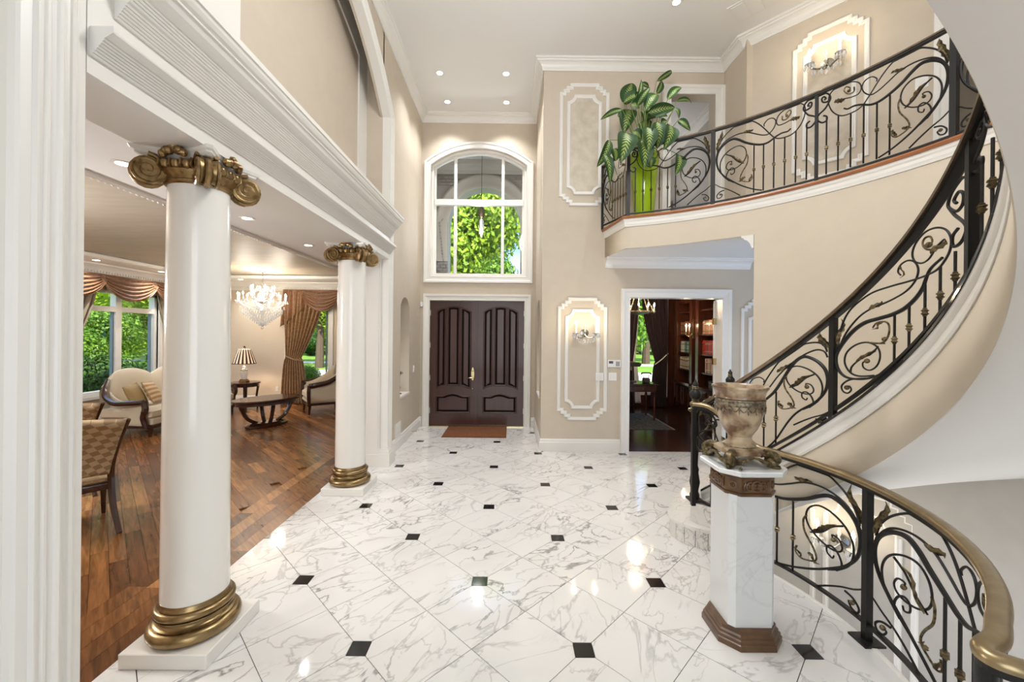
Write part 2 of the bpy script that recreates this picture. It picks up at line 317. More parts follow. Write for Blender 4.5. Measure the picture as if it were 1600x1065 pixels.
    def mesh(s, name, smooth=True, ang=38):
        me = bpy.data.meshes.new(name); me.from_pydata(s.v, [], s.f)
        if len(s.f) < 60000:
            bm = bmesh.new(); bm.from_mesh(me); bmesh.ops.recalc_face_normals(bm, faces=bm.faces); bm.to_mesh(me); bm.free()
        if s.uv:
            ul = me.uv_layers.new(name='UVMap')
            for lp in me.loops: ul.data[lp.index].uv = s.uv.get(lp.vertex_index, (0, 0))
        if smooth: me.shade_smooth(); me.set_sharp_from_angle(angle=rad(ang))
        return me
    def build(s, name, m, parent=None, smooth=True, kind=None, label=None, solid=None, ang=38, world=True):
        me = s.mesh(name, smooth, ang); return link(name, me, m, parent, kind, label, solid, world)
def link(name, me, m, parent=None, kind=None, label=None, solid=None, world=True):
    if not me.materials: me.materials.append(MAT[m])
    o = bpy.data.objects.new(name, me); COL.objects.link(o)
    if parent is not None:
        o.parent = parent
        if world: o.matrix_parent_inverse = pinv(parent)
    if kind: o['kind'] = kind
    if label: o['label'] = label
    if solid: md = o.modifiers.new('solid', 'SOLIDIFY'); md.thickness = solid; md.offset = 0
    return o
def wm(o):
    m = o.matrix_basis.copy()
    if o.parent: m = wm(o.parent) @ o.matrix_parent_inverse @ m
    return m
def pinv(p): return wm(p).inverted()
def thing(name, label, cat, loc=(0, 0, 0), rz=0, group=None):
    o = bpy.data.objects.new(name, None); COL.objects.link(o); o.empty_display_size = .1; o.location = loc; o.rotation_euler = (0, 0, rz)
    o['label'] = label; o['category'] = cat
    if group: o['group'] = group
    return o
def tag(o, label, cat, group=None, kind=None):
    o['label'] = label; o['category'] = cat
    if group: o['group'] = group
    if kind: o['kind'] = kind
    return o
def st(o, label, cat): return tag(o, label, cat, kind='structure')
def sthing(name, label, cat, loc=(0, 0, 0)):
    o = thing(name, label, cat, loc); o['kind'] = 'structure'; return o
def dup(root, loc=None, rz=None, label=None, M=None):
    r = root.copy(); COL.objects.link(r)
    if loc is not None: r.location = loc
    if rz is not None: r.rotation_euler = (0, 0, rz)
    if label: r['label'] = label
    def rec(a, b):
        for ch in list(a.children):
            c = ch.copy(); COL.objects.link(c); c.parent = b; rec(ch, c)
    rec(root, r); return r
def slab(name, m, outline, holes, t, M, parent=None, kind=None):
    cu = bpy.data.curves.new(name, 'CURVE'); cu.dimensions = '2D'; cu.fill_mode = 'BOTH'; cu.extrude = t / 2
    for pl in [outline] + holes:
        sp = cu.splines.new('POLY'); sp.points.add(len(pl) - 1); sp.use_cyclic_u = True
        for p, q in zip(sp.points, pl): p.co = (q[0], q[1], 0, 1)
    o = bpy.data.objects.new('tmp', cu); COL.objects.link(o); me = bpy.data.meshes.new_from_object(o); bpy.data.objects.remove(o); bpy.data.curves.remove(cu)
    me.transform(M); me.materials.clear(); me.name = name
    return link(name, me, m, parent, kind)
def frameY(y): return Matrix(((1, 0, 0, 0), (0, 0, 1, y), (0, 1, 0, 0), (0, 0, 0, 1)))   # local (x,z) -> plane Y
def frameX(x): return Matrix(((0, 0, 1, x), (1, 0, 0, 0), (0, 1, 0, 0), (0, 0, 0, 1)))   # local (y,z) -> plane X
def rect(a, b, c, d): return [(a, c), (b, c), (b, d), (a, d)]
def arcpts(cx, cz, r, a0, a1, n=16): return [(cx + r * cos(a0 + (a1 - a0) * i / n), cz + r * sin(a0 + (a1 - a0) * i / n)) for i in range(n + 1)]
def seg(x0, x1, zs, rise, n=18):  # segmental arch points from x1 to x0
    h = (x1 - x0) / 2; R = (h * h + rise * rise) / (2 * rise); c = (x0 + x1) / 2; a = math.asin(min(1, h / R))
    return [(c + R * sin(a - 2 * a * i / n), zs + rise - R + R * cos(a - 2 * a * i / n)) for i in range(n + 1)]
def clip(poly, hp):  # hp list of (nx,ny,d): keep nx*x+ny*y<=d
    for nx, ny, d in hp:
        out = []
        for i in range(len(poly)):
            a, b = poly[i - 1], poly[i]; fa = nx * a[0] + ny * a[1] - d; fb = nx * b[0] + ny * b[1] - d
            if (fa <= 0) != (fb <= 0): k = fa / (fa - fb); out.append((a[0] + (b[0] - a[0]) * k, a[1] + (b[1] - a[1]) * k))
            if fb <= 0: out.append(b)
        poly = out
        if len(poly) < 3: return []
    return poly
CROWN = [(0, 0), (0, -.155), (.018, -.155), (.022, -.14), (.03, -.13), (.035, -.105), (.05, -.08), (.075, -.055), (.10, -.045), (.105, -.03), (.125, -.025), (.13, 0)]
BASE = [(0, 0), (.022, 0), (.022, .13), (.016, .14), (.014, .165), (.006, .18), (0, .185)]
CASING = [(0, 0), (0, .018), (.01, .024), (.022, .018), (.07, .022), (.085, .034), (.12, .036), (.125, 0)]
mat('shadecream', (.62, .47, .34), .7, emit=((1, .75, .5), .35))
mat('check2', (.40, .28, .16), .55, var=(40, (.30, .2, .1), .45, .55))
def stripemat():
    m = bpy.data.materials.new('stripe'); m.use_nodes = True; t = m.node_tree; b = t.nodes['Principled BSDF']; L = t.links.new
    uv = nd(t, 'ShaderNodeTexCoord'); w_ = nd(t, 'ShaderNodeTexWave', Scale=1.6); L(uv.outputs['UV'], w_.inputs[0]); r = nd(t, 'ShaderNodeValToRGB'); r.color_ramp.elements[0].color = (.42, .20, .07, 1); r.color_ramp.elements[1].color = (.66, .55, .38, 1); L(w_.outputs[0], r.inputs[0]); L(r.outputs[0], b.inputs['Base Color']); MAT['stripe'] = m
stripemat()

# ================================================================== FOYER SHELL
XL, XR, YD, YF, ZC = -1.70, .47, 7.69, 6.142, 5.87
BC = (.46, 2.52)            # centre of the curved outer wall / gallery
SC = (.605, 2.407)          # centre of the stair
def bp(th, r, z): return V((BC[0] + r * cos(th), BC[1] + r * sin(th), z))
def sp_(th, r, z): return V((SC[0] + r * cos(th), SC[1] + r * sin(th), z))
def rout(th, R=3.125):       # radius from SC at which the outer wall stands
    dx, dy = SC[0] - BC[0], SC[1] - BC[1]; b = dx * cos(th) + dy * sin(th); return -b + sqrt(b * b - (dx * dx + dy * dy - R * R))

# ---- marble floor
floor = st(slab('floor', 'grout', [(-2.07, -2.9), (1.2, -2.9), (1.2, 1.02)] + [tuple(sp_(t, 1.46, 0))[:2] for t in [-1.15 + i * .1 for i in range(20)]] + [tuple(sp_(.80, 1.46, 0))[:2], tuple(sp_(.80, 3.15, 0))[:2], (6.2, 4.7), (6.2, 6.2), (XR + .05, 6.2), (XR + .05, 7.75), (-1.95, 7.75), (-1.95, 5.3), (-2.07, 5.3)], [], .04, Matrix.Translation((0, 0, -.045))), 'polished white marble floor with grey veins and small black inserts', 'floor')
TS = 1.2474 / 2 / sqrt(2); X0, Y0 = -.1992, 2.2657; IN = .052; G = .002
u1 = V((sqrt(.5), sqrt(.5))); u2 = V((-sqrt(.5), sqrt(.5)))
O = V((X0 - .6237, Y0))     # an insert vertex
shared = {}
def circle_hp(): return [(cos(a), sin(a), SC[0] * cos(a) + SC[1] * sin(a) + 1.46) for a in [-1.6 + .1 * i for i in range(26)]]
CHP = circle_hp()
def regionclip(poly):
    cx = sum(p[0] for p in poly) / len(poly); cy = sum(p[1] for p in poly) / len(poly)
    hp = [(-1, 0, 2.07), (0, 1, 7.7)]
    if cy > 6.0 and cx > XR - .35: hp += [(0, 1, 6.16)] if cx > XR + .0 else [(1, 0, XR + .01)]
    if cy > 5.15: hp.append((-1, 0, 1.72) if cy > 5.62 else (-1, 0, 2.0))
    rc = sqrt((cx - SC[0]) ** 2 + (cy - SC[1]) ** 2); thc = atan2(cy - SC[1], cx - SC[0])
    if rc > 1.1 and cy > 3.0 and cx > 1.2:
        if rc > 1.46 or thc > .8: hp.append((sin(.8), -cos(.8), SC[0] * sin(.8) - SC[1] * cos(.8)))
        else: hp += CHP
    elif cx > 1.05 and cy < 3.45: hp += CHP
    if cx > 1.05 and cy < 1.3: hp.append((1, 0, 1.62))
    return clip(poly, hp)
def inmesh(poly, c, name, z0=-.025, z1=0., bev=.0):
    n = len(poly); mb = MB(); mb.poly([(p[0] - c[0], p[1] - c[1], z0) for p in poly], (0, 0, z1 - z0)); return mb.mesh(name, False)
def area(p): return abs(sum(p[i - 1][0] * p[i][1] - p[i][0] * p[i - 1][1] for i in range(len(p)))) / 2
for i in range(-16, 26):
    for j in range(-16, 26):
        c = O + u1 * (TS * (i + .5)) + u2 * (TS * (j + .5))
        if not (-2.5 < c.x < 6.0 and -.6 < c.y < 8.1): continue
        sq = [c + u1 * a * (TS / 2 - G) + u2 * b * (TS / 2 - G) for a, b in ((-1, -1), (1, -1), (1, 1), (-1, 1))]
        poly = []
        for k, (a, b) in enumerate(((0, 0), (1, 0), (1, 1), (0, 1))):
            vi, vj = i + a, j + b
            if vi % 2 == 0 and vj % 2 == 0:
                P = sq[k]; A = sq[k - 1]; B = sq[(k + 1) % 4]; d = IN * sqrt(2) + .001
                poly += [tuple(P + (A - P).normalized() * d), tuple(P + (B - P).normalized() * d)]
            else: poly.append(tuple(sq[k]))
        q = regionclip(poly)
        if len(q) < 3 or area(q) < .004: continue
        if abs(area(q) - area(poly)) < 1e-6:
            key = (i % 2, j % 2)
            if key not in shared: shared[key] = inmesh(poly, c, 'marble_tile')
            me = shared[key]
        else: me = inmesh(q, c, 'marble_tile')
        o = link('marble_tile', me, 'marble', floor); o.location = (c.x, c.y, 0)
for i in range(-8, 14):
    for j in range(-8, 14):
        c = O + u1 * (TS * 2 * i) + u2 * (TS * 2 * j)
        if not (-2.3 < c.x < 5.5 and .5 < c.y < 7.8): continue
        P = [(c.x - IN, c.y - IN), (c.x + IN, c.y - IN), (c.x + IN, c.y + IN), (c.x - IN, c.y + IN)]; q = regionclip(P)
        if len(q) < 3 or area(q) < .002: continue
        if abs(area(q) - area(P)) < 1e-6:
            if 'ins' not in shared: shared['ins'] = inmesh(P, c, 'granite_insert')
            me = shared['ins']
        else: me = inmesh(q, c, 'granite_insert')
        o = link('granite_insert', me, 'blackgranite', floor); o.location = (c.x, c.y, 0)

# ---- walls
entry = st(slab('wall_entry', 'beige', [(-1.95, 0), (-1.52, 0), (-1.52, 2.375), (.262, 2.375), (.262, 0), (.72, 0), (.72, 5.95), (-1.95, 5.95)],
     [[(-1.52, 2.835), (.285, 2.835)] + seg(-1.52, .285, 4.93, .314)], .24, frameY(YD + .12)), 'beige entrance wall around double door and arched window', 'wall')
NY = [(6.32, .76), (6.87, .76), (6.87, 2.19)] + seg(6.32, 6.87, 2.19, .14, 10)[1:-1] + [(6.32, 2.19)]
wl = st(slab('wall_left', 'beige', [(-3, 0), (1.53, 0), (1.53, 2.76), (5.36, 2.76), (5.36, 0), (7.69, 0), (7.69, 5.95), (-3, 5.95)],
     [rect(1.55, 5.36, 3.2, 5.72), NY], .25, frameX(XL - .125)), 'tall beige left foyer wall with arched recess over the columns', 'wall')
slab('spandrel', 'beige', list(reversed(seg(1.55, 5.36, 4.58, .8, 24))) + [(5.4, 4.58), (5.4, 5.78), (1.5, 5.78), (1.5, 4.58)], [], .03, frameX(XL - .015), wl)
MB().box(-1.96, -1.93, 1.5, 5.4, 3.1, 5.8).build('recess_panel', 'beige', wl)
slab('recess_frame', 'white', rect(1.55, 5.36, 3.2, 5.75), [[(2.86, 3.32), (5.09, 3.32)] + [(y, 5.50 - .11 * (y - 3.46) ** 2) for y in [5.09 - .223 * k for k in range(11)]]], .02, frameX(-1.92), wl)
MB().box(-1.97, -1.94, 6.25, 6.95, .7, 2.4).build('niche_back', 'beige', wl)
MB().box(-1.94, -1.69, 6.30, 6.89, .735, .768).build('niche_sill', 'white', wl)
mb = MB(); pn = spl([(6.335, .76), (6.335, 2.18), (6.45, 2.29), (6.595, 2.325), (6.74, 2.29), (6.855, 2.18), (6.855, .76)], 3)
wr = st(slab('wall_alcove_right', 'beige', rect(YF + .2, 7.69, 0, 5.95), [[(6.50, .76), (7.1, .76), (7.1, 2.19)] + seg(6.5, 7.1, 2.19, .14, 10)[1:-1] + [(6.5, 2.19)]], .25, frameX(XR + .125)), 'beige alcove wall right of the front door', 'wall')
MB().box(XR + .24, XR + .27, 6.4, 7.2, .7, 2.4).build('niche_back', 'white', wr); MB().box(XR - .01, XR + .24, 6.48, 7.12, .735, .768).build('niche_sill', 'white', wr)
wf = st(slab('wall_front', 'beige', [(XR, 0), (1.786, 0), (1.786, 2.334), (3.204, 2.334), (3.204, 0), (7, 0), (7, 5.95), (XR, 5.95)], [rect(2.39, 3.06, 3.33, 5.39)], .2, frameY(YF + .1)), 'beige wall with panel mouldings and library doorway', 'wall')
UD = V((.6591, -.752, 0)).normalized(); U0 = V((3.2, 5.63, 0)); UN = V((UD.y, -UD.x, 0))
if UN.dot(V((-1, -1, 0))) < 0: UN = -UN
def up_(s, z, o=0): return U0 + UD * s + UN * o + V((0, 0, z))
m_ = MB(); m_.box(3.19, 3.35, 5.55, 6.15, 3.3, 5.95)
m_.poly([up_(0, 3.3), up_(1.83, 3.3), up_(1.83, 5.95), up_(0, 5.95)], -UN * .15); m_.poly([up_(2.75, 3.3), up_(5.6, 3.3), up_(5.6, 5.95), up_(2.75, 5.95)], -UN * .15); m_.poly([up_(1.8, 5.35), up_(2.8, 5.35), up_(2.8, 5.95), up_(1.8, 5.95)], -UN * .15)
m_.poly([up_(1.2, 3.3, -.9), up_(3.6, 3.3, -.9), up_(3.6, 5.95, -.9), up_(1.2, 5.95, -.9)], -UN * .1)
st(m_.build('wall_gallery', 'beige', smooth=False), 'angled beige upstairs gallery wall with sconce panel', 'wall')
st(MB().box(-1.95, 8.5, -3.15, -3, -3, 5.95).build('wall_back', 'white', smooth=False), 'pale wall behind the viewpoint', 'wall')
st(MB().box(8.4, 8.55, -3, 6.3, 3.3, 5.95).build('wall_right', 'beige', smooth=False), 'beige far right upstairs wall', 'wall')
ceil = st(MB().box(-2.1, 8.6, -3.1, 8.0, ZC, ZC + .15).build('ceiling', 'ceil', smooth=False), 'tall white foyer ceiling with recessed lights', 'ceiling')
st(MB().mould([(up_(5.6, ZC))[:3], up_(0, ZC)[:], (3.19, YF, ZC), (XR, YF, ZC), (XR, YD, ZC), (XL, YD, ZC), (XL, -3, ZC)], (0, 0, 1), CROWN).build('trim_1', 'white', smooth=False), 'white stepped crown moulding under the foyer ceiling', 'moulding')
st(MB().mould([(1.67, YF, 0), (XR, YF, 0), (XR, YD, 0), (.40, YD, 0)], (0, 0, 1), BASE).build('baseboard_right', 'white', smooth=False), 'white baseboard below the switch panel wall', 'baseboard')
st(MB().mould([(-1.66, YD, 0), (XL, YD, 0), (XL, 5.58, 0)], (0, 0, 1), BASE).build('baseboard_left', 'white', smooth=False), 'white baseboard of the left entry alcove', 'baseboard')
st(MB().mould([(6, YF, 0), (3.4, YF, 0)], (0, 0, 1), BASE).build('baseboard_front', 'white', smooth=False), 'white baseboard right of library doorway', 'baseboard')
# arch casing with pilasters + plinth blocks
PIL = [(0, 0), (0, .102), (.022, .102), (.028, .106), (.034, .106), (.038, .112), (.046, .116), (.054, .112), (.058, .106), (.066, .104), (.072, .110), (.080, .110), (.086, .120), (.094, .124), (.102, .120), (.106, .112), (.118, .108), (.126, .114), (.134, .114), (.140, .106), (.150, .106), (.154, .112), (.160, .112), (.166, .098), (.196, .094), (.204, .086), (.212, .07), (.22, 0)]
t = sthing('trim_2', 'white fluted arch casing with pilasters framing the left opening', 'casing', (XL, 3.5, 0))
MB().mould([(XL, 1.53, 0), (XL, 1.53, 4.58)] + [(XL, a, b) for a, b in list(reversed(seg(1.53, 5.36, 4.58, .8, 24)))[1:-1]] + [(XL, 5.36, 4.58), (XL, 5.36, 0)], (1, 0, 0), PIL).build('casing', 'white', t, smooth=False)
for y0, y1 in ((5.33, 5.605), (1.29, 1.56)):
    MB().box(XL, -1.565, y0, y1, 0, .17).box(XL, -1.572, y0 + .006, y1 - .006, .17, .21).box(XL, -1.58, y0 + .014, y1 - .014, .21, .23).build('plinth_block', 'white', t, smooth=False)
mb = MB().box(-1.955, -1.70, 5.335, 5.36, 0, .16).box(-1.955, -1.70, 5.345, 5.36, .16, .23); mb.box(-1.955, -1.70, 1.53, 1.555, 0, .2).build('jamb_base', 'white', t, smooth=False)
for y0, y1, s_ in ((5.346, 5.362, 1), (1.528, 1.544, -1)):
    MB().box(-1.952, -1.701, y0, y1, .23, 2.73).build('jamb_panel', 'white', t, smooth=False)
    for x0, x1 in ((-1.735, -1.722), (-1.93, -1.917)): MB().box(x0, x1, y0 - .008 * (s_ > 0), y1 + .008 * (s_ < 0), .23, 2.73).build('jamb_bead', 'white', t, smooth=False)
# entablature
t = sthing('trim_3', 'white entablature with stepped cornice carried by the two columns', 'entablature', (-1.65, 3.5, 2.72))
MB().box(-1.96, -1.60, 1.536, 5.375, 2.72, 3.2).build('architrave', 'white', t, smooth=False)
def reeds(p0, p1, n, d):
    out = []
    for i in range(n):
        a = i / n; b = (i + .72) / n; X_ = lambda u: (p0[0] + (p1[0] - p0[0]) * u, p0[1] + (p1[1] - p0[1]) * u)
        q0, q1 = X_(a), X_(b); out += [(q0[0] + d, q0[1]), (q1[0] + d, q1[1]), (q1[0], q1[1] + .001), (X_((i + 1) / n)[0], X_((i + 1) / n)[1])]
    return out
A1 = [(0, .07)] + reeds((.004, .07), (.055, .135), 7, .005) + [(.06, .137), (.075, .146), (.088, .155), (.09, .162), (.09, .18), (0, .18)]
A2 = [(0, .28)] + reeds((.004, .28), (.05, .345), 6, .005) + reeds((.056, .35), (.085, .395), 4, .005) + [(.095, .40), (.11, .408), (.13, .425), (.142, .448), (.145, .452), (.152, .452), (.152, .462), (.166, .472), (.178, .49), (.182, .508), (.19, .51), (.19, .54), (0, .54)]
MB().mould([(-1.60, 5.375, 2.72), (-1.60, 1.545, 2.72)], (0, 0, 1), A1).build('bed_mould', 'white', t, smooth=False)
MB().mould([(-1.60, 5.375, 2.72), (-1.60, 1.64, 2.72)], (0, 0, 1), A2).build('cornice', 'white', t, smooth=False)
MB().box(-1.9, -1.45, 1.64, 5.375, 3.2, 3.255).build('cornice_top', 'white', t, smooth=False)

# ---- columns
def column(loc, label):
    t = thing('column', label, 'column', loc)
    MB().cbox((0, 0, .04), (.455, .455, .08), .004).build('plinth', 'column', t, world=False, smooth=False)
    prof = [(.16, .0)]
    def torus(zc, rc, rr, n=8): return [(rc + rr * cos(-pi / 2 + pi * i / n), zc + rr * sin(-pi / 2 + pi * i / n)) for i in range(n + 1)]
    prof = [(.19, 0)] + torus(.036, .185, .036) + [(.19, .074), (.192, .080), (.172, .086), (.168, .10), (.172, .112), (.186, .115), (.186, .121)] + torus(.142, .170, .022) + [(.172, .166), (.172, .172), (.165, .178), (.163, .195)]
    MB().lathe([(.1, 0)] + prof + [(.1, .195)], 48, (0, 0, .08)).build('base_rings', 'bronzebase', t, world=False, label='brushed bronze ring base', ang=60)
    MB().lathe([(.161, .27), (.160, .6), (.158, 1.2), (.153, 1.8), (.147, 2.3), (.145, 2.56)], 64).build('shaft', 'column', t, world=False)
    # capital
    cap = MB().lathe([(.13, 2.545), (.150, 2.545), (.158, 2.553), (.158, 2.566), (.152, 2.572), (.156, 2.582), (.170, 2.60), (.176, 2.615), (.165, 2.63), (.14, 2.64), (.14, 2.66), (.12, 2.665)], 40).build('capital', 'bronze', t, world=False, label='antique bronze scrolled capital')
    for k in range(4):
        a = pi / 4 + k * pi / 2; R = Matrix.Rotation(a, 4, 'Z')
        mb = MB()
        path = []; rs = []
        for i in range(46):
            f_ = i / 45; th = 2.55 * 2 * pi * f_; rr = .075 * (1 - f_) + .010
            path.append((.245 - rr * sin(th) * 1.0 - .02, 0, 2.60 + rr * cos(th))); rs.append(.018 * (1 - f_ * .55))
        mb.tube(path, rs, 8, sx=1.0)
        # wide barrel behind the spiral
        i0 = len(mb.v); mb.lathe([(.01, -.045), (.068, -.045), (.060, -.02), (.05, 0), (.060, .02), (.068, .045), (.01, .045)], 18)
        for q in range(i0, len(mb.v)): x, y, z = mb.v[q]; mb.v[q] = (.225 + x, z, 2.60 + y)
        i0 = len(mb.v)
        for sgn in (-1, 1):
            pp = [(p[0], sgn * .043, p[2]) for p in path]; mb.tube(pp, [r_ * .62 for r_ in rs], 6)
        mb.tube([(.12, 0, 2.665), (.17, 0, 2.68), (.225, 0, 2.682)], [.03, .035, .03], 8)
        mb.tf(R); mb.build('volute', 'bronze', cap, world=False)
        a = k * pi / 2; R = Matrix.Rotation(a, 4, 'Z'); mb = MB(); rnd = random.Random(k)
        for q in range(7): mb.ball((.178 + rnd.uniform(-.005, .02), (q - 3) * .02, 2.685 + .026 * cos((q - 3) * .5) + rnd.uniform(-.010, .010)), .022 + .006 * (q == 3), 7, 5)
        mb.ball((.185, 0, 2.725), .024, 8, 5)
        mb.tf(R); mb.build('flower', 'bronze', cap, world=False)
        mb = MB()
        for sgn in (-1, 0, 1): mb.lathe([(.002, -.028), (.018, -.018), (.024, 0), (.02, .016), (.004, .024)], 10, (.165, sgn * .058, 2.640))
        for sgn in (-1.5, -.5, .5, 1.5): mb.tube([(.15, sgn * .058, 2.612), (.178, sgn * .058, 2.63), (.172, sgn * .058, 2.668)], .007, 6)
        mb.tf(R); mb.build('egg_band', 'bronze', cap, world=False)
    # concave abacus
    def ab(s, z):
        pts = []
        for k in range(4):
            R = Matrix.Rotation(k * pi / 2, 4, 'Z')
            for i in range(9):
                u = -1 + 2 * i / 8; y = u * .2 * s; x = (.150 + .062 * u * u) * s
                if abs(u) == 1: x = .205 * s
                pts.append(R @ V((x, y * .93, z)))
        return pts
    mb = MB(); rings = [ab(.9, 2.678), ab(1.0, 2.69), ab(1.0, 2.698), ab(1.06, 2.706), ab(1.1, 2.722)]; n = 36
    for r_ in rings: mb.v += [tuple(p) for p in r_]
    mb.f += [(i * n + k, i * n + (k + 1) % n, (i + 1) * n + (k + 1) % n, (i + 1) * n + k) for i in range(4) for k in range(n)] + [tuple(range(n)), tuple(range(4 * n, 5 * n))]
    mb.build('abacus', 'white', t, world=False, smooth=False)
    return t
column((-1.782, 2.335, 0), 'white round column with bronze capital and base, nearest the camera')
column((-1.785, 4.592, 0), 'white round column with bronze capital and base, farther one by pilaster')

# ---- arched entrance window
def arch_in(x0, x1, z0, zs, rise, n=18): return [(x0, z0), (x0, zs)] + list(reversed(seg(x0, x1, zs, rise, n)))[1:-1] + [(x1, zs), (x1, z0)]
w1 = sthing('window_1', 'white arched six-pane window above the front door', 'window', (-.62, YD, 2.72))
pth = arch_in(-1.52, .285, 2.835, 4.93, .314)
MB().mould([(a, YD, b) for a, b in pth], (0, -1, 0), CASING, closed=True).build('casing', 'white', w1, smooth=False)
slab('frame', 'white', pth, [arch_in(-1.475, .24, 2.88, 4.925, .285)], .09, frameY(YD + .10), w1)
slab('sash', 'white', arch_in(-1.48, .245, 2.875, 4.925, .29), [arch_in(-1.44, .205, 2.905, 4.91, .265)], .05, frameY(YD + .14), w1)
for x in (-1.07, -.165): MB().box(x - .028, x + .028, YD + .10, YD + .16, 2.9, 5.2).build('mullion', 'white', w1, smooth=False)
MB().box(-1.46, .22, YD + .09, YD + .17, 4.205, 4.315).build('transom', 'white', w1, smooth=False)
for x0, x1 in ((-1.45, -1.09), (-1.05, -.185), (-.145, .215)):
    MB().box(x0, x1, YD + .128, YD + .132, 2.895, 4.22).build('pane', 'winglass', w1, smooth=False)
    slab('pane', 'winglass', clip([(a, b) for a, b in arch_in(-1.45, .215, 4.30, 4.915, .27)], [(-1, 0, -x0), (1, 0, x1)]), [], .004, frameY(YD + .13), w1)

# ---- front double door
def DX(x): return -1.52 + (x - 272) * (1.782 / 563)
def DZ(y): return 2.375 - (y - 112) * (2.355 / 743)
st(MB().mould([(-1.52, YD, 0), (-1.52, YD, 2.375), (.262, YD, 2.375), (.262, YD, 0)], (0, -1, 0), CASING).build('trim_4', 'white', smooth=False), 'white casing around the front double door', 'casing')
st(MB().box(-1.52, .262, YD - .02, YD + .2, 0, .018).build('trim_5', 'brass', smooth=False), 'brass threshold under the front double door', 'threshold')
PM = [(0, 0), (0, .012), (.006, .017), (.014, .017), (.02, .008), (.026, .004), (.026, 0)]
def panel_frame(mb, pts, y, prof=PM): mb.mould([(a, y, b) for a, b in pts], (0, -1, 0), prof, closed=True)
for side, lab in ((0, 'left leaf of dark wooden double front door, with lever handle'), (1, 'right leaf of dark wooden double front door, no handle')):
    d = sthing('door_%d' % (side + 1), lab, 'door', (DX(413) if not side else DX(695), YD + .05, 0))
    x0, x1 = (DX(273), DX(552)) if not side else (DX(557), DX(834))
    MB().box(x0, x1, YD + .045, YD + .09, .02, 2.37).build('leaf', 'doorwood', d, smooth=False)
    if not side: MB().box(DX(549), DX(560), YD + .03, YD + .05, .02, 2.37).build('astragal', 'doorwood', d, smooth=False)
    o = 0 if not side else 281
    P3 = [[(318, 628), (318, 178), (338, 166), (360, 160), (360, 613)], [(383, 612), (383, 154), (413, 151), (443, 154), (443, 612)], [(463, 613), (463, 160), (488, 168), (512, 180), (512, 630), (488, 620)]]
    P3[0] = [(318, 628), (318, 178), (338, 166), (360, 160), (360, 613), (338, 618)]
    P3.append([(316, 775), (316, 687), (352, 687), (366, 682), (385, 674), (411, 670), (437, 674), (456, 682), (470, 687), (506, 687), (506, 775)])
    for pl in P3:
        pts = [(DX(a + o), DZ(b)) for a, b in pl]; mb = MB(); panel_frame(mb, [pts[i] for i in range(len(pts))], YD + .045)
        p = mb.build('panel_moulding', 'doorwood', d, smooth=False)
        cx = sum(q[0] for q in pts) / len(pts); cz = (max(q[1] for q in pts) + min(q[1] for q in pts)) / 2
        wd = max(q[0] for q in pts) - min(q[0] for q in pts); ht = max(q[1] for q in pts) - min(q[1] for q in pts)
        ins = [(cx + (a - cx) * (1 - .075 / wd), cz + (b - cz) * (1 - .075 / ht)) for a, b in pts]
        MB().poly([(a, YD + .036, b) for a, b in ins], (0, .012, 0)).build('panel', 'doorwood', d, smooth=False)
        slab('panel_groove', 'doordark', pts, [ins], .004, frameY(YD + .0445), d)
    for z in (DZ(185), DZ(378), DZ(572), DZ(768)):
        x = x0 - .006 if not side else x1 + .006; MB().box(x - .012, x + .012, YD + .02, YD + .05, z - .05, z + .05).build('hinge', 'plate', d, smooth=False)
    if not side:
        hx = DX(530); hs = MB()
        pts = spl([(0, .12), (.022, .10), (.026, .05), (.02, 0), (.026, -.05), (.022, -.10), (0, -.12), (-.022, -.10), (-.026, -.05), (-.02, 0), (-.026, .05), (-.022, .10)], 3, True) if False else [(.026 * sin(a) * (1 + .1 * cos(4 * a)), .125 * cos(a)) for a in [2 * pi * i / 20 for i in range(20)]]
        hs.poly([(hx + a, YD + .03, DZ(548) + b) for a, b in pts], (0, .016, 0)); h = hs.build('handle_plate', 'brass', d, label='polished nickel lever handle plate')
        MB().tube([(hx, YD + .03, DZ(570)), (hx, YD - .02, DZ(570)), (hx - .03, YD - .03, DZ(569)), (hx - .075, YD - .025, DZ(571))], [.012, .012, .011, .008], 8).build('lever', 'brass', h)
        MB().ball((hx, YD + .03, DZ(530)), .014).build('thumb_turn', 'brass', h)
        MB().ball((hx, YD + .04, DZ(636)), .012).build('bolt', 'brass', d)

# ---- panel mouldings on the front wall, sharing one size
def step_outline(cx, cz, w, h, st_=.045, k=3):
    a, b = w / 2, h / 2; q = [(a, b - k * st_)]
    for i in range(k): q += [(a - (i + 1) * st_ * 1.15, b - (k - i) * st_), (a - (i + 1) * st_ * 1.15, b - (k - i - 1) * st_)]
    pts = q + [(-x, z) for x, z in reversed(q)] + [(-x, -z) for x, z in q] + [(x, -z) for x, z in reversed(q)]
    return [(cx + x, cz + z) for x, z in pts]
def scoop_outline(cx, cz, w, h, r=.105):
    a, b = w / 2, h / 2; pts = []
    for sx, sz, a0 in ((1, 1, -pi / 2), (-1, 1, 0), (-1, -1, pi / 2), (1, -1, pi)):
        arc = [(sx * a + r * cos(t_) * 1., sz * b + r * sin(t_)) for t_ in ([(-pi / 2 - pi / 2 * i / 7) if sx * sz > 0 and sx > 0 else 0 for i in range(8)])] if False else None
        c = (sx * a, sz * b); st0 = {(1, 1): (-pi / 2, -pi), (-1, 1): (0, -pi / 2), (-1, -1): (pi / 2, 0), (1, -1): (pi, pi / 2)}[(sx, sz)]
        pts += [(c[0] + r * cos(st0[0] + (st0[1] - st0[0]) * i / 7), c[1] + r * sin(st0[0] + (st0[1] - st0[0]) * i / 7)) for i in range(8)]
    return [(cx + x, cz + z) for x, z in pts]
PMO = [(0, 0), (0, .014), (-.008, .024), (-.022, .024), (-.028, .016), (-.044, .014), (-.05, .006), (-.05, 0)]
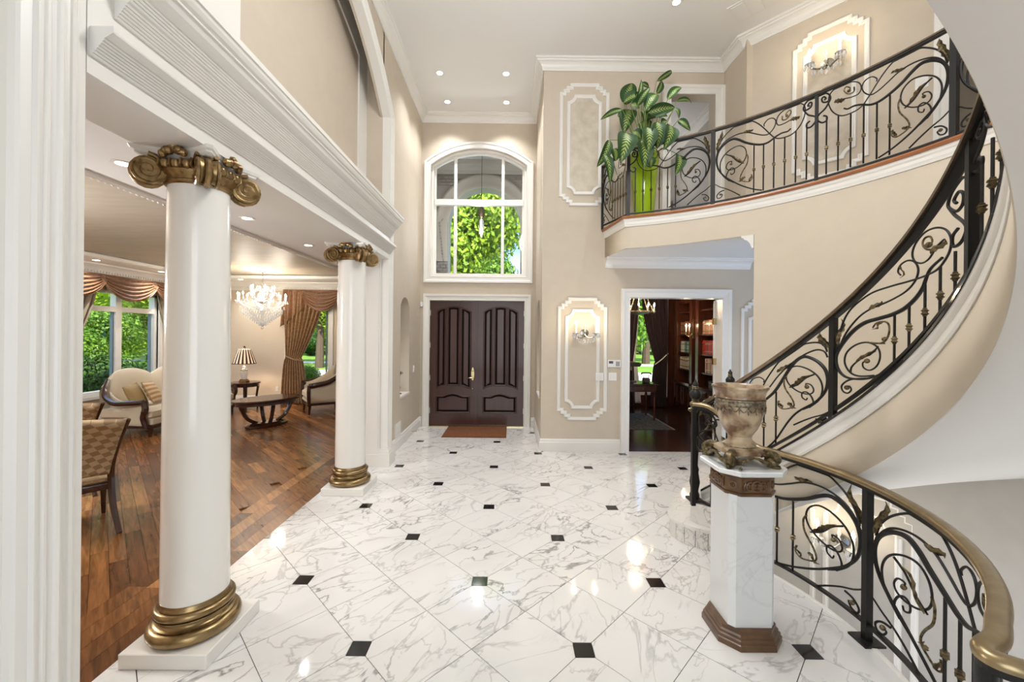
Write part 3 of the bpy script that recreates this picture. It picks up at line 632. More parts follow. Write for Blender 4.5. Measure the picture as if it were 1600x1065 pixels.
def wallpanel(label, f, w=.75, h=1.845, fill='faux'):  # f(x,z,o)->world; panel centred on 0
    t = thing('panel_moulding', label, 'wall panel', f(0, -h / 2, 0))
    N = (f(0, 0, 1) - f(0, 0, 0))
    for nm, pts in (('outer_frame', step_outline(0, 0, w, h)), ('inner_frame', scoop_outline(0, 0, w * .70, h * .815))):
        P = [f(a, b, 0) for a, b in pts]; mb = MB()
        # orient so that +a points outward
        T_ = (P[1] - P[0]); c = f(0, 0, 0)
        if (N.cross(T_)).dot(P[0] - c) < 0: P.reverse()
        mb.mould(P, N, PMO, closed=True); mb.build(nm, 'white', t, smooth=False)
    pts = scoop_outline(0, 0, w * .70 - .08, h * .815 - .08)
    MB().poly([f(a, b, .002) for a, b in pts], N * .003).build('field', fill, t, smooth=False)
    return t
fY = lambda cx, cz: (lambda a, b, o: V((cx + a, YF - o, cz + b)))
wallpanel('white stepped panel moulding behind the lower crystal sconce, on front wall', fY(1.085, 1.39), fill='beige')
wallpanel('white stepped panel moulding high on the front wall, empty', fY(1.087, 4.61))
wallpanel('white panel moulding half hidden right of the library doorway', fY(3.85, 1.39), fill='beige')
wallpanel('white stepped panel moulding around the upstairs sconce', lambda a, b, o: up_(.945 + a, 4.61 + b, o), fill='faux')
# library + upper doorway casings
CAS2 = [(0, 0), (0, .02), (.012, .026), (.025, .02), (.075, .026), (.09, .04), (.13, .042), (.135, 0)]
st(MB().mould([(1.80, YF, 0), (1.80, YF, 2.32), (3.19, YF, 2.32), (3.19, YF, 0)], (0, -1, 0), CAS2).build('trim_6', 'white', smooth=False), 'white casing around the library doorway', 'casing')
mb = MB().box(1.785, 1.80, YF - .0, YF + .2, 0, 2.33).box(3.19, 3.205, YF, YF + .2, 0, 2.33).box(1.785, 3.205, YF, YF + .2, 2.32, 2.335); st(mb.build('trim_7', 'white', smooth=False), 'white jamb lining of the library doorway', 'jamb')
st(MB().mould([(2.39, YF, 3.33), (2.39, YF, 5.39), (3.06, YF, 5.39), (3.06, YF, 3.33)], (0, -1, 0), CAS2).build('trim_8', 'white', smooth=False), 'white casing around the upstairs doorway behind plant', 'casing')
P = [up_(1.96, 3.33), up_(1.96, 5.2), up_(2.62, 5.2), up_(2.62, 3.33)]; mb = MB(); mb.mould(P, UN, CAS2); st(mb.build('trim_9', 'white', smooth=False), 'white casing of gallery doorway at far right', 'casing')
mb = MB().poly([up_(1.83, 3.33), up_(1.96, 3.33), up_(1.96, 5.35), up_(1.83, 5.35)], -UN * .15); mb.poly([up_(2.62, 3.33), up_(2.75, 3.33), up_(2.75, 5.35), up_(2.62, 5.35)], -UN * .15); st(mb.build('trim_10', 'white', smooth=False), 'white jambs of gallery doorway at far right', 'jamb')
# leaf of the library door, opened inward, with hinges
d = sthing('door_3', 'white library door swung open inward, seen edge-on', 'door', (3.17, YF + .2, 0))
MB().poly([(3.165, YF + .20, .02), (3.20, YF + .185, .02), (3.55, YF + .90, .02), (3.515, YF + .915, .02)], (0, 0, 2.28)).build('leaf', 'white', d, smooth=False)
for z in (1.98, 1.36, .3): MB().box(3.14, 3.195, YF + .15, YF + .2, z - .05, z + .05).build('hinge', 'brass', d, smooth=False)

# ---- room beyond the upstairs doorway
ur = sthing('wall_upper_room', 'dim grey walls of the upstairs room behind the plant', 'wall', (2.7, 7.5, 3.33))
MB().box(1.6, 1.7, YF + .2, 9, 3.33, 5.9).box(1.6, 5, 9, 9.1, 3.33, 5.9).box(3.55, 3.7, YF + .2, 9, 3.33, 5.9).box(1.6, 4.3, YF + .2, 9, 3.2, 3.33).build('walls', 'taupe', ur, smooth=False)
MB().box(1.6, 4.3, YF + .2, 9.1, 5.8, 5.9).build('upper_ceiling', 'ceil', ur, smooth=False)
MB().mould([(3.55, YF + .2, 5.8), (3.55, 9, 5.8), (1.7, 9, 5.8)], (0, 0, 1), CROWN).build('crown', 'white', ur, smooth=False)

# ---- small wall and ceiling fittings
def plate(name, label, cat, c, w, h, rock=1, ax='Y', group=None):
    t = thing(name, label, cat, c)
    def bx(mb, x0, x1, o, z0, z1):
        if ax == 'Y': mb.box(c[0] + x0, c[0] + x1, c[1] - o, c[1], c[2] + z0, c[2] + z1)
        else: mb.box(c[0], c[0] + o, c[1] + x0, c[1] + x1, c[2] + z0, c[2] + z1)
        return mb
    bx(MB(), -w / 2, w / 2, .008, -h / 2, h / 2).build('cover', 'plate', t, smooth=False)
    for k in range(rock):
        x = (k - (rock - 1) / 2) * .046; bx(MB(), x - .016, x + .016, .014, -.033, .033).build('rocker', 'white', t, smooth=False)
    return t
plate('light_switch', 'white double switch plate mounted across the panel moulding', 'switch', (1.345, YF - .02, 1.127), .118, .118, 2)
plate('light_switch', 'white double switch plate under the keypad by library door', 'switch', (1.547, YF, 1.127), .118, .118, 2)
plate('light_switch', 'white single switch plate on the left alcove wall', 'switch', (XL, 7.19, 1.125), .075, .118, 1, 'X')
k = thing('alarm_keypad', 'white alarm keypad with grey display left of library door', 'keypad', (1.565, YF, 1.325))
MB().box(1.467, 1.663, YF - .025, YF, 1.272, 1.38).build('housing', 'plate', k, smooth=False); MB().box(1.485, 1.548, YF - .028, YF - .02, 1.325, 1.362).build('display', 'plategrey', k, smooth=False)
for i in range(3):
    for j in range(4): MB().box(1.59 + i * .02, 1.604 + i * .02, YF - .029, YF - .02, 1.29 + j * .018, 1.302 + j * .018).build('button', 'plategrey', k, smooth=False)
tag(MB().cbox((-1.672, YD - .02, 2.30), (.05, .05, .09), .006).build('door_sensor', 'plate'), 'small white sensor box left of door casing', 'sensor')
v = thing('wall_vent', 'white return air grille low on left alcove wall', 'vent', (XL, 6.2, .2)); MB().box(XL, XL + .01, 6.05, 6.36, .17, .39).build('frame', 'white', v, smooth=False)
for i in range(6): MB().box(XL + .005, XL + .016, 6.08, 6.33, .195 + i * .03, .208 + i * .03).build('slat', 'plate', v, smooth=False)
ds = thing('door_stop', 'brass spring door stop on left baseboard', 'door stop', (XL + .02, 7.0, .07)); MB().tube([(XL + .02, 7.0, .07), (XL + .09, 7.0, .07)], .006, 6).build('rod', 'brass', ds); MB().ball((XL + .1, 7.0, .07), .013).build('tip', 'brass', ds)
m = thing('door_mat', 'rust brown bristle door mat before the front door', 'mat', (-.6, 7.25, 0)); MB().cbox((-.6, 7.27, .009), (1.06, .74, .018), .003).build('pile', 'mat', m); MB().cbox((-.6, 7.27, .004), (1.10, .78, .008)).build('border', 'mat', m)
def can(loc, label, grp, r=.06, power=10, spot=True, ang=1.9):
    t = thing('recessed_light', label, 'recessed light', loc, group=grp)
    MB().lathe([(r * .8, -.004), (r * 1.25, -.004), (r * 1.25, 0), (r * .8, 0)], 24).build('trim_ring', 'white', t, world=False)
    MB().lathe([(.001, -.003), (r * .95, -.003), (r * .95, 0), (.001, 0)], 24).build('lens', 'canlight', t, world=False)
    if power: light('SPOT', 'can_lamp', (loc[0], loc[1], loc[2] - .03), power, WARM, .03, aim=(loc[0], loc[1], 0), spot=ang, blend=.9)
for i, (x, y, lb) in enumerate(((-1.155, 6.452, 'front left of four'), (-.105, 6.452, 'front right of four'), (-1.156, 7.25, 'back left of four'), (-.107, 7.25, 'back right of four'))):
    can((x, y, ZC), 'recessed ceiling light over the entry, ' + lb, 'entry ceiling lights', .058, 72)
can((2.013, 5.03, ZC), 'recessed ceiling light at the top edge above the plant', 'entry ceiling lights', .058, 60)
v = thing('ceiling_vent', 'white rectangular ceiling grille beside the gallery crown', 'vent', (3.1, 5.2, ZC))
vd = UD; vn = V((UD.y, -UD.x, 0)); vc = V((3.02, 5.28, ZC))
def vq(a, b, z=0): return vc + vd * a + UN * b + V((0, 0, z))
vb = MB(); vb.poly([vq(-.1, -.0), vq(.75, -.0), vq(.75, .36), vq(-.1, .36)], (0, 0, -.01)); vb.build('frame', 'white', v, smooth=False)
for i in range(5): a = -.06 + i * .16; MB().poly([vq(a, .03, -.01), vq(a + .13, .03, -.01), vq(a + .13, .33, -.01), vq(a, .33, -.01)], (0, 0, -.006)).build('slat', 'ceil', v, smooth=False)
t = thing('light_switch', 'white switch plate on the upstairs gallery wall', 'switch', tuple(up_(1.74, 4.46)))
MB().poly([up_(1.69, 4.40), up_(1.79, 4.40), up_(1.79, 4.52), up_(1.69, 4.52)], UN * .008).build('cover', 'plate', t, smooth=False)
MB().poly([up_(1.72, 4.43), up_(1.76, 4.43), up_(1.76, 4.49), up_(1.72, 4.49)], UN * .013).build('rocker', 'white', t, smooth=False)

# ================================================================== STAIR
B_ = 1.202; RI = 1.498
def sill(th): return 1.409 - B_ * th
TH0, TH1 = .80, -1.80
def ths(a, b, n): return [a + (b - a) * i / n for i in range(n + 1)]
stair = thing('staircase', 'curved marble staircase with beige stringer sweeping up to the right', 'staircase', (1.6, 3.5, 0))
def helix_grid(prof, a, b, n):  # prof list of fn(th)->point
    mb = MB(); T = ths(a, b, n); m = len(prof)
    for th in T: mb.v += [tuple(p(th)) for p in prof]
    mb.f += [(i * m + k, i * m + k + 1, (i + 1) * m + k + 1, (i + 1) * m + k) for i in range(n) for k in range(m - 1)]
    return mb
helix_grid([lambda t, k=k: sp_(t, RI + (rout(t) - RI) * k / 4, .961 - B_ * t) for k in range(5)], TH0, TH1, 90).build('soffit', 'ceil', stair, solid=.02)
helix_grid([lambda t: sp_(t, RI, .961 - B_ * t), lambda t: sp_(t, RI, 1.30 - B_ * t)], TH0, TH1, 90).build('stringer', 'stairbeige', stair, solid=.01)
SK = [(0, -.120), (.010, -.120), (.013, -.10), (.005, -.09), (.005, -.045), (.014, -.035), (.02, -.02), (.02, 0), (-.10, 0)]
helix_grid([lambda t, k=k: sp_(t, RI - k[0], sill(t) - .018 + k[1]) for k in SK], TH0, TH1, 90).build('skirt_moulding', 'white', stair, smooth=True)
helix_grid([lambda t, k=k: sp_(t, RI - k[0], sill(t) + k[1]) for k in ((-.06, -.02), (.026, -.02), (.026, 0), (-.06, 0), (-.06, -.02))], TH0, TH1, 90).build('granite_kerb', 'granitesill', stair, label='speckled black granite kerb under the balusters')
def thn(n): return (1.329 - .175 * n) / B_
for n in range(2, 20):
    a, b = thn(n), thn(n + 1); z = .175 * n
    arc_i = [sp_(t, RI + .01, 0) for t in ths(a + .012, b, 3)]; arc_o = [sp_(t, rout(t) - .01, 0) for t in ths(b, a + .012, 3)]
    P = [V((p.x, p.y, z - .03)) for p in arc_i + arc_o]; MB().poly(P, (0, 0, .03)).build('tread', 'marblestep', stair, smooth=False)
    arc_i = [sp_(t, RI + .012, 0) for t in ths(a, b + .0, 3)]; arc_o = [sp_(t, rout(t) - .012, 0) for t in ths(b, a, 3)]
    P = [V((p.x, p.y, z - .20)) for p in arc_i + arc_o]; MB().poly(P, (0, 0, .169)).build('riser', 'marblestep', stair, smooth=False)
# rounded first step with tiled riser
cur = spl([sp_(t, r, 0) for t, r in ((1.0, 1.85), (.995, 1.62), (.985, 1.47), (.93, 1.37), (.82, 1.325), (.70, 1.36), (.60, 1.42), (.55, 1.49))], 5)
back = [sp_(.56, 1.56, 0), sp_(.78, 1.6, 0), sp_(.80, 2.0, 0), sp_(.80, rout(.8) - .03, 0), sp_(.97, rout(.97) - .05, 0)]
fs_ = thing('bottom_step', 'rounded white marble bottom step of the staircase', 'step', (1.6, 3.5, 0))
MB().poly([V((p.x, p.y, .148)) for p in cur + back], (0, 0, .027)).build('slab', 'marblestep', fs_, smooth=False)
cen = V((1.75, 3.62, 0)); inn = [p + (sp_(.8, 1.75, 0) - p).normalized() * .022 for p in cur]
MB().poly([V((p.x, p.y, .002)) for p in [p + (sp_(.8, 1.75, 0) - p).normalized() * .034 for p in cur] + back], (0, 0, .146)).build('core', 'grout', fs_, smooth=False)
k = 0
while k < len(inn) - 1:
    j = min(k + 3 if k > 8 else k + 4, len(inn) - 1); seg_ = inn[k:j + 1]
    d0 = (seg_[1] - seg_[0]).normalized() * .0022; d1 = (seg_[-1] - seg_[-2]).normalized() * .0022; seg_[0] = seg_[0] + d0; seg_[-1] = seg_[-1] - d1
    bk = [p + (sp_(.8, 1.75, 0) - p).normalized() * .012 for p in reversed(seg_)]
    MB().poly([V((p.x, p.y, .002)) for p in seg_ + bk], (0, 0, .145)).build('riser_tile', 'marblestep', fs_, smooth=False); k = j
# second step face towards the hall
s2 = thing('second_step', 'white marble second step below the iron newel posts', 'step', (1.8, 3.6, .175))
pts2 = [sp_(.83, rout(.83) - .04, 0), sp_(.845, 2.2, 0), sp_(.85, 1.44, 0), sp_(.80, 1.405, 0), sp_(.66, 1.425, 0), sp_(.62, 1.46, 0), sp_(.62, 1.50, 0), sp_(.72, 1.50, 0), sp_(.72, rout(.72) - .04, 0)]
MB().poly([V((p.x, p.y, .176)) for p in pts2], (0, 0, .147)).build('core', 'marblestep', s2, smooth=False)
MB().poly([V((p.x, p.y, .323)) for p in [p + (p - sp_(.75, 1.9, 0)).normalized() * .018 for p in pts2]], (0, 0, .026)).build('slab', 'marblestep', s2, smooth=False)
# curved outer wall, upper and lower
def cylwall(a, b, n, z0, z1, R0=3.15, R1=3.32, zf=None):
    mb = MB(); T = ths(a, b, n)
    for t in T: mb.v += [tuple(bp(t, R0, z0)), tuple(bp(t, R0, zf(t) if zf else z1)), tuple(bp(t, R1, zf(t) if zf else z1)), tuple(bp(t, R1, z0))]
    mb.f += [(i * 4 + k, i * 4 + (k + 1) % 4, i * 4 + 4 + (k + 1) % 4, i * 4 + 4 + k) for i in range(n) for k in range(4)] + [(0, 1, 2, 3), (n * 4 + 3, n * 4 + 2, n * 4 + 1, n * 4)]
    return mb
cw = st(cylwall(.742, -1.0, 70, 0, 3.195, 3.128).build('wall_curved', 'stairbeige'), 'smooth curved beige wall behind the staircase', 'wall')
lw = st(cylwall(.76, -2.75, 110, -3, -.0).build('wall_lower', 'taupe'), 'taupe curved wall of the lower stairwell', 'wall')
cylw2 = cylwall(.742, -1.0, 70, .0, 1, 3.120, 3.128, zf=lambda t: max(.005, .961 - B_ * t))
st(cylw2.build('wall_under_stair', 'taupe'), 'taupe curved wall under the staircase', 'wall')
st(MB().box(-2, 5, -3, 6, -3.1, -3).build('floor_lower', 'marblestep', smooth=False), 'lower level floor at the bottom of the stairwell', 'floor')
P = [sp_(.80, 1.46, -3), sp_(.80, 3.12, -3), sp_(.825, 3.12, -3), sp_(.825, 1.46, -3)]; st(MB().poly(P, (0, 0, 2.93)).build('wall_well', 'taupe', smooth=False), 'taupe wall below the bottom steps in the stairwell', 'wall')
# floor slab edge round the well
mb = helix_grid([lambda t: sp_(t, 1.475, -.35), lambda t: sp_(t, 1.475, -.005), lambda t: sp_(t, 1.45, -.005)], .9, -1.2, 50); st(mb.build('trim_11', 'white', solid=.02), 'white curved edge of the floor at the stairwell', 'edging')
st(MB().box(.3, 1.2, -3, 1.02, -.35, -.066).build('trim_12', 'white', smooth=False), 'white floor edge beside the descending stair', 'edging')
# gallery floor (balcony)
RB = 3.13
edge = [tuple(bp(t, RB, 0))[:2] for t in ths(1.222, -2.75, 110)]
cor = edge[0]
ol = [(1.415, YF), cor] + edge[1:] + [(-3.5, 1.3), (-3.5, -3), (8.5, -3), (8.5, YF)]
gal = st(slab('floor_gallery', 'stairbeige', [(1.415, YF), cor] + edge[1:75] + [(3.6, -1.5), (8.4, -1.5), (8.4, YF)], [], .40, Matrix.Translation((0, 0, 3.115))), 'curved upstairs gallery with beige fascia', 'gallery')
pe = [V((1.415, YF, 0)), V((*cor, 0))] + [V((*p, 0)) for p in edge[1:75]]
MB().mould([(p.x, p.y, 3.315) for p in pe], (0, 0, 1), [(-.12, 0), (-.12, .022), (.045, .022), (.055, .011), (.045, 0)][::-1]).build('wood_nosing', 'cap', gal, smooth=False) if False else None
def out_mould(z, prof): return MB().mould([(p.x, p.y, z) for p in reversed(pe)], (0, 0, 1), prof)
out_mould(3.315, [(-.12, -.012), (.05, -.012), (.06, .006), (.05, .022), (-.12, .022)]).build('wood_nosing', 'cap', gal, smooth=False, label='reddish wood nosing along the gallery edge')
out_mould(3.20, [(0, 0), (.012, 0), (.016, .02), (.02, .03), (.02, .06), (.03, .075), (.035, .115), (0, .115)]).build('fascia_moulding', 'white', gal, smooth=False)
MB().mould([(3.6, YF, 2.915), (1.42, YF, 2.915)], (0, 0, 1), CROWN).build('soffit_crown', 'white', gal, smooth=False)
MB().mould([(1.50, YF - .02, 2.915), (1.42, YF - .02, 2.915)], (0, 0, 1), [(0, 0), (.0, -.05), (.1, -.05), (.1, 0)])
mb = MB(); mb.mould([(1.56, YF, 2.915), (1.43, YF, 2.915)], (0, 0, 1), [(0, 0), (0, -.01)])
slab('gallery_soffit', 'ceil', [(1.42, YF), (cor[0] + .005, cor[1] + .005)] + [tuple(bp(t, RB + .01, 0))[:2] for t in ths(1.222, .70, 20)] + [(3.2, 4.6), (3.7, YF)], [], .008, Matrix.Translation((0, 0, 2.914)), gal)
e0 = bp(.742, 3.14, 2.915); MB().mould([(e0.x - .01, e0.y, 2.915), (e0.x + .10, e0.y + .12, 2.915)], (0, 0, 1), CROWN).build('wall_end_crown', 'white', gal, smooth=False)

# ---- ironwork panel design in (s,t)
CUR = {
'wave': [(.46, .04), (.33, .078), (.215, .16), (.098, .30), (.037, .446), (.021, .585), (.057, .659), (.134, .707), (.223, .691), (.326, .606), (.415, .527), (.504, .466), (.58, .447), (.631, .463), (.656, .51), (.682, .542), (.721, .533), (.774, .503)],
'upper': [(.025, .60), (.046, .776), (.071, .885), (.119, .945), (.196, .945), (.285, .906), (.413, .79), (.54, .656), (.643, .549), (.735, .465), (.79, .452), (.83, .473), (.839, .547), (.801, .68), (.727, .818), (.649, .909), (.585, .925), (.557, .875), (.573, .781), (.625, .685), (.677, .644), (.716, .654), (.749, .651), (.782, .633)],
'bloom': [(.716, .66), (.663, .742), (.63, .835), (.643, .864), (.682, .818), (.699, .751), (.673, .764)],
'branch': [(.04, .65), (.095, .753), (.172, .796), (.248, .782), (.331, .725), (.414, .664), (.515, .603), (.579, .603), (.6, .664), (.577, .762), (.526, .855), (.475, .892), (.456, .86), (.475, .80)],
'spiral': [(.291, .112), (.189, .216), (.124, .321), (.084, .456), (.097, .546), (.161, .55), (.244, .48), (.315, .352), (.335, .244), (.314, .181), (.265, .191), (.22, .263), (.213, .319), (.242, .305)],
'stem': [(.244, .48), (.346, .354), (.391, .366), (.396, .451), (.367, .525), (.307, .585), (.281, .573)],
'vine': [(.126, .318), (.136, .367), (.194, .373), (.277, .339), (.321, .353)],
'curl': [(.24, .141), (.124, .249), (.066, .254), (.071, .191), (.106, .133), (.132, .139), (.118, .191), (.094, .203)],
'ess': [(.878, .758), (.858, .815), (.895, .815), (.931, .735), (.928, .668), (.882, .69), (.834, .786), (.813, .857), (.84, .905), (.909, .885), (.95, .83), (.985, .80)],
'ess2': [(.817, .831), (.862, .697), (.94, .501), (.955, .419), (.913, .40), (.857, .46), (.849, .55), (.891, .542)],
}
BALS = [(.435, .52, .273), (.538, .47, .256), (.650, .47, .238), (.760, .45, .222), (.872, .40, .205)]
LEAVES = [((.035, .70), (.06, .93), .075), ((.26, .77), (.345, .745), .055), ((.17, .37), (.315, .355), .045), ((.36, .53), (.275, .565), .04), ((.385, .36), (.33, .36), .05), ((.70, .65), (.79, .63), .07), ((.50, .88), (.47, .78), .03)]
CURL = {
'wave': [(0.505,0.067),(0.411,0.111),(0.295,0.19),(0.197,0.279),(0.114,0.368),(0.057,0.475),(0.038,0.588),(0.052,0.69),(0.093,0.761),(0.152,0.808),(0.213,0.822),(0.274,0.786),(0.337,0.729),(0.415,0.678),(0.495,0.643),(0.564,0.644),(0.635,0.685),(0.692,0.704),(0.744,0.7),(0.773,0.723)],
'arm': [(0.288,0.061),(0.22,0.124),(0.148,0.182),(0.078,0.227),(0.027,0.273)],
'upper': [(0.044,0.708),(0.064,0.79),(0.105,0.869),(0.165,0.935),(0.238,0.986),(0.326,1.002),(0.404,0.975),(0.47,0.909),(0.524,0.83),(0.579,0.739),(0.634,0.666),(0.706,0.641),(0.795,0.654),(0.864,0.732),(0.899,0.843),(0.889,0.941),(0.828,0.988),(0.738,0.984),(0.665,0.939),(0.639,0.873),(0.657,0.815),(0.715,0.811),(0.782,0.828),(0.827,0.824)],
'bloom': [(0.694,0.907),(0.696,0.859),(0.737,0.857),(0.772,0.91),(0.76,0.947),(0.726,0.916),(0.735,0.888)],
'branch': [(0.041,0.648),(0.064,0.732),(0.117,0.809),(0.189,0.851),(0.275,0.866),(0.364,0.847),(0.442,0.797),(0.51,0.755),(0.565,0.747),(0.614,0.799),(0.633,0.87),(0.608,0.922),(0.559,0.929),(0.521,0.886),(0.524,0.859)],
'spiral': [(0.173,0.282),(0.102,0.378),(0.077,0.48),(0.086,0.57),(0.127,0.646),(0.2,0.699),(0.274,0.71),(0.33,0.661),(0.349,0.582),(0.329,0.506),(0.272,0.446),(0.204,0.422),(0.156,0.436),(0.141,0.478),(0.162,0.526),(0.199,0.532),(0.189,0.497)],
'vine': [(0.139,0.641),(0.199,0.594),(0.26,0.509),(0.323,0.466)],
'stem': [(0.345,0.589),(0.364,0.537),(0.355,0.448),(0.309,0.359),(0.287,0.293),(0.296,0.254),(0.334,0.228),(0.379,0.215),(0.409,0.249),(0.399,0.299)],
'knot': [(0.221,0.248),(0.155,0.306),(0.143,0.351),(0.162,0.41),(0.196,0.443),(0.226,0.427),(0.226,0.379),(0.197,0.357),(0.188,0.382)],
'curl': [(0.124,0.173),(0.078,0.16),(0.045,0.117),(0.054,0.08),(0.086,0.084),(0.103,0.12),(0.083,0.126)],
'ess': [(0.938,0.903),(0.923,0.915),(0.939,0.942),(0.957,0.928),(0.948,0.887),(0.912,0.871),(0.885,0.888),(0.897,0.945),(0.944,0.989),(0.986,0.98),(1.004,0.931),(1.006,0.859)],
'ess2': [(0.888,0.878),(0.927,0.806),(0.982,0.761),(0.997,0.716),(0.957,0.66),(0.918,0.662),(0.914,0.706),(0.942,0.73)],
}
BALL = [(0.915, 0.706, 0.357), (0.818, 0.666, 0.359), (0.718, 0.632, 0.357), (0.617, 0.666, 0.353), (0.518, 0.646, 0.357), (0.424, 0.656, 0.352)]
LEAVL = [((0.041, 0.723), (0.1, 0.979), 0.1), ((0.313, 0.862), (0.423, 0.868), 0.06), ((0.323, 0.466), (0.175, 0.63), 0.07), ((0.341, 0.286), (0.268, 0.247), 0.07), ((0.379, 0.215), (0.406, 0.303), 0.05), ((0.767, 0.82), (0.857, 0.83), 0.09)]
def leaf3(p0, p1, nrm, W, n=9):
    d = p1 - p0; L = d.length; d = d / L; s_ = d.cross(nrm).normalized(); mb = MB(); up = []
    for i in range(n + 1):
        u = i / n; w_ = W * .5 * sin(pi * min(1, u * .92 + .08)) ** .8 * (1 if i % 2 else .62); bend = nrm * (.18 * L * (u - .5) ** 2 + .015 * sin(u * 6))
        c = p0 + d * (u * L) + bend; up.append((c + s_ * w_ - nrm * w_ * .35, c + nrm * .004, c - s_ * w_ - nrm * w_ * .35))
    for a in up: mb.v += [tuple(q) for q in a]
    for i in range(n): mb.f += [(3 * i, 3 * i + 1, 3 * i + 4, 3 * i + 3), (3 * i + 1, 3 * i + 2, 3 * i + 5, 3 * i + 4)]
    return mb
def fade(a, b, x): u = max(0, min(1, (x - a) / (b - a))); return u * u * (3 - 2 * u)
def unshear(nm, s, t, g):
    w_, c = {'wave': (1 - fade(.2, .45, s), .2), 'upper': (fade(.5, .66, s), .70), 'branch': (fade(.42, .52, s), .53), 'ess': (1, .9), 'ess2': (1, .9), 'bloom': (1, .70), 'leafr': (1, .70), 'bal': (0, 0), 'post': (0, 0)}.get(nm, (1, .2))
    return max(.02, min(.975, t + g * w_ * (1.16 if c < .4 else .62) * (s - c)))
def iron_panel(par, fm, mirror=False, rad_=.0062, goldy='irongold', skip=(), g=0, level=False):
    CUR_, BALS_, LEAVES_ = (CURL, BALL, LEAVL) if level else (CUR, BALS, LEAVES)
    F = (lambda s, t: fm(1 - s, t)) if mirror else fm
    def nrm(s, t):
        a = F(min(s + .02, 1), t) - F(max(s - .02, 0), t); b = F(s, t + .02) - F(s, t - .02); return a.cross(b).normalized()
    for nm, pts in CUR_.items():
        if nm in skip: continue
        sp2 = spl([(a, b, 0) for a, b in pts], 5); path = [F(p.x, unshear(nm, p.x, p.y, g)) for p in sp2]; m = len(path)
        if nm == 'wave': rs = [rad_ * (1 + .9 * sin(pi * i / (m - 1)) ** 2) for i in range(m)]
        elif nm in ('ess', 'ess2'): rs = [rad_ * 1.15] * m
        else: rs = [rad_ * (.95 - .25 * i / m) for i in range(m)]
        MB().tube(path, rs, 6).build('scroll', 'iron' if nm not in ('bloom', 'stem') else goldy, par)
    for s, tt, kz in BALS_:
        b = MB().tube([F(s, .06 if level else .03), F(s, unshear('bal', s, tt, g))], rad_ * .95, 4).build('baluster', 'iron', par, smooth=False)
        c = F(s, kz); k = MB().lathe([(.006, -.022), (.012, -.02), (.013, -.014), (.022, -.008), (.015, -.003), (.015, .003), (.022, .008), (.013, .014), (.012, .02), (.006, .022)], 4, tuple(c)); k.build('collar', goldy, b, smooth=False)
    US = lambda p: (p[0], unshear('leafr' if p[0] > .6 else ('post' if p[0] < .08 or p[1] > .7 else 'c'), p[0], p[1], g))
    for a, b_, w_ in LEAVES_: a, b_ = US(a), US(b_); leaf3(F(*a), F(*b_), nrm(*a), w_ * .6).build('leaf', goldy, par, label='gilded acanthus leaf')
    for s, t_ in (((.192, .50), (.735, .89), (.083, .126)) if level else ((.242, .305), (.673, .764), (.10, .195))): MB().ball(F(s, unshear('leafr' if s > .6 else 'c', s, t_, g)), .015, 7, 5).build('rosette', goldy, par)
def post(par, p0, p1, w=.034, ang=0):
    a, b = V(p0), V(p1); h = w / 2; mb = MB(); c = [(-h, -h), (h, -h), (h, h), (-h, h)]; c = [(x * cos(ang) - y * sin(ang), x * sin(ang) + y * cos(ang)) for x, y in c]
    mb.poly([(a.x + x, a.y + y, a.z) for x, y in c], (0, 0, b.z - a.z)); return mb.build('post', 'iron', par, smooth=False)
RAILP = [(-.032, -.012), (-.032, .004), (-.024, .014), (-.01, .018), (.01, .018), (.024, .014), (.032, .004), (.032, -.012)]
# stair balustrade
PT = [.786, .149, -.4876, -1.124, -1.76]
def Hr(th): s = (.149 - th) / .637; return .657 * (1.035 - .085 * s)
sb = thing('stair_balustrade', 'black wrought iron stair balustrade with scrolls, rising to the upper right', 'balustrade', tuple(sp_(.786, 1.52, .36)))
RS = 1.50
MB().sweep([sp_(t, RS, sill(t) + Hr(t) - .016) for t in ths(.80, -1.80, 80)], RAILP).build('handrail', 'darkrail', sb, label='bronze stair handrail')
MB().sweep([sp_(t, RS, sill(t) + Hr(t) - .036) for t in ths(.80, -1.80, 80)], [(-.02, -.008), (-.02, .008), (.02, .008), (.02, -.008)]).build('top_bar', 'iron', sb, smooth=False)
MB().sweep([sp_(t, RS, sill(t) + .045) for t in ths(.74, -1.80, 80)], [(-.012, -.008), (-.012, .008), (.012, .008), (.012, -.008)]).build('bottom_bar', 'iron', sb, smooth=False)
for t in PT[1:]: post(sb, sp_(t, RS, sill(t) - .01), sp_(t, RS, sill(t) + Hr(t) - .03), ang=t)
for k in range(4):
    a, b = PT[k], PT[k + 1]
    def fm(s, t, a=a, b=b): th = a + (b - a) * s; return sp_(th, RS, sill(th) + .01 + t * (Hr(th) - .05))
    iron_panel(sb, fm, mirror=(k % 2 == 0), g=(k % 2 == 0), level=(k % 2 == 0))
# guard balustrade on the hall floor
gb = thing('guard_balustrade', 'black iron guard balustrade with gold handrail round the stairwell', 'balustrade', tuple(sp_(-.04, 1.48, 0)))
RG = 1.47
def lift(th): return max(0, th - .52) / .28 * .27 if th > .52 else 0
def lift2(th): u = max(0, min(1, (th - .46) / .32)); return .27 * u * u * (3 - 2 * u)
gpath = [sp_(t, RG - .06 * max(0, (t - .4) / .4), .905 + lift2(t)) for t in ths(.83, -.94, 60)]
tail = spl([gpath[-1], (1.385, 1.150, .905), (1.315, 1.118, .902), (1.295, 1.085, .90), (1.34, 1.055, .895), (1.50, 1.03, .86), (1.75, 1.01, .79), (2.1, 1.0, .69)], 6)
GR = [(-.027, -.012), (-.029, 0), (-.024, .012), (-.013, .018), (0, .020), (.013, .018), (.024, .012), (.029, 0), (.027, -.012)]
MB().sweep(gpath + tail[1:], GR).build('handrail', 'goldrail', gb, label='brushed gold handrail', ang=60)
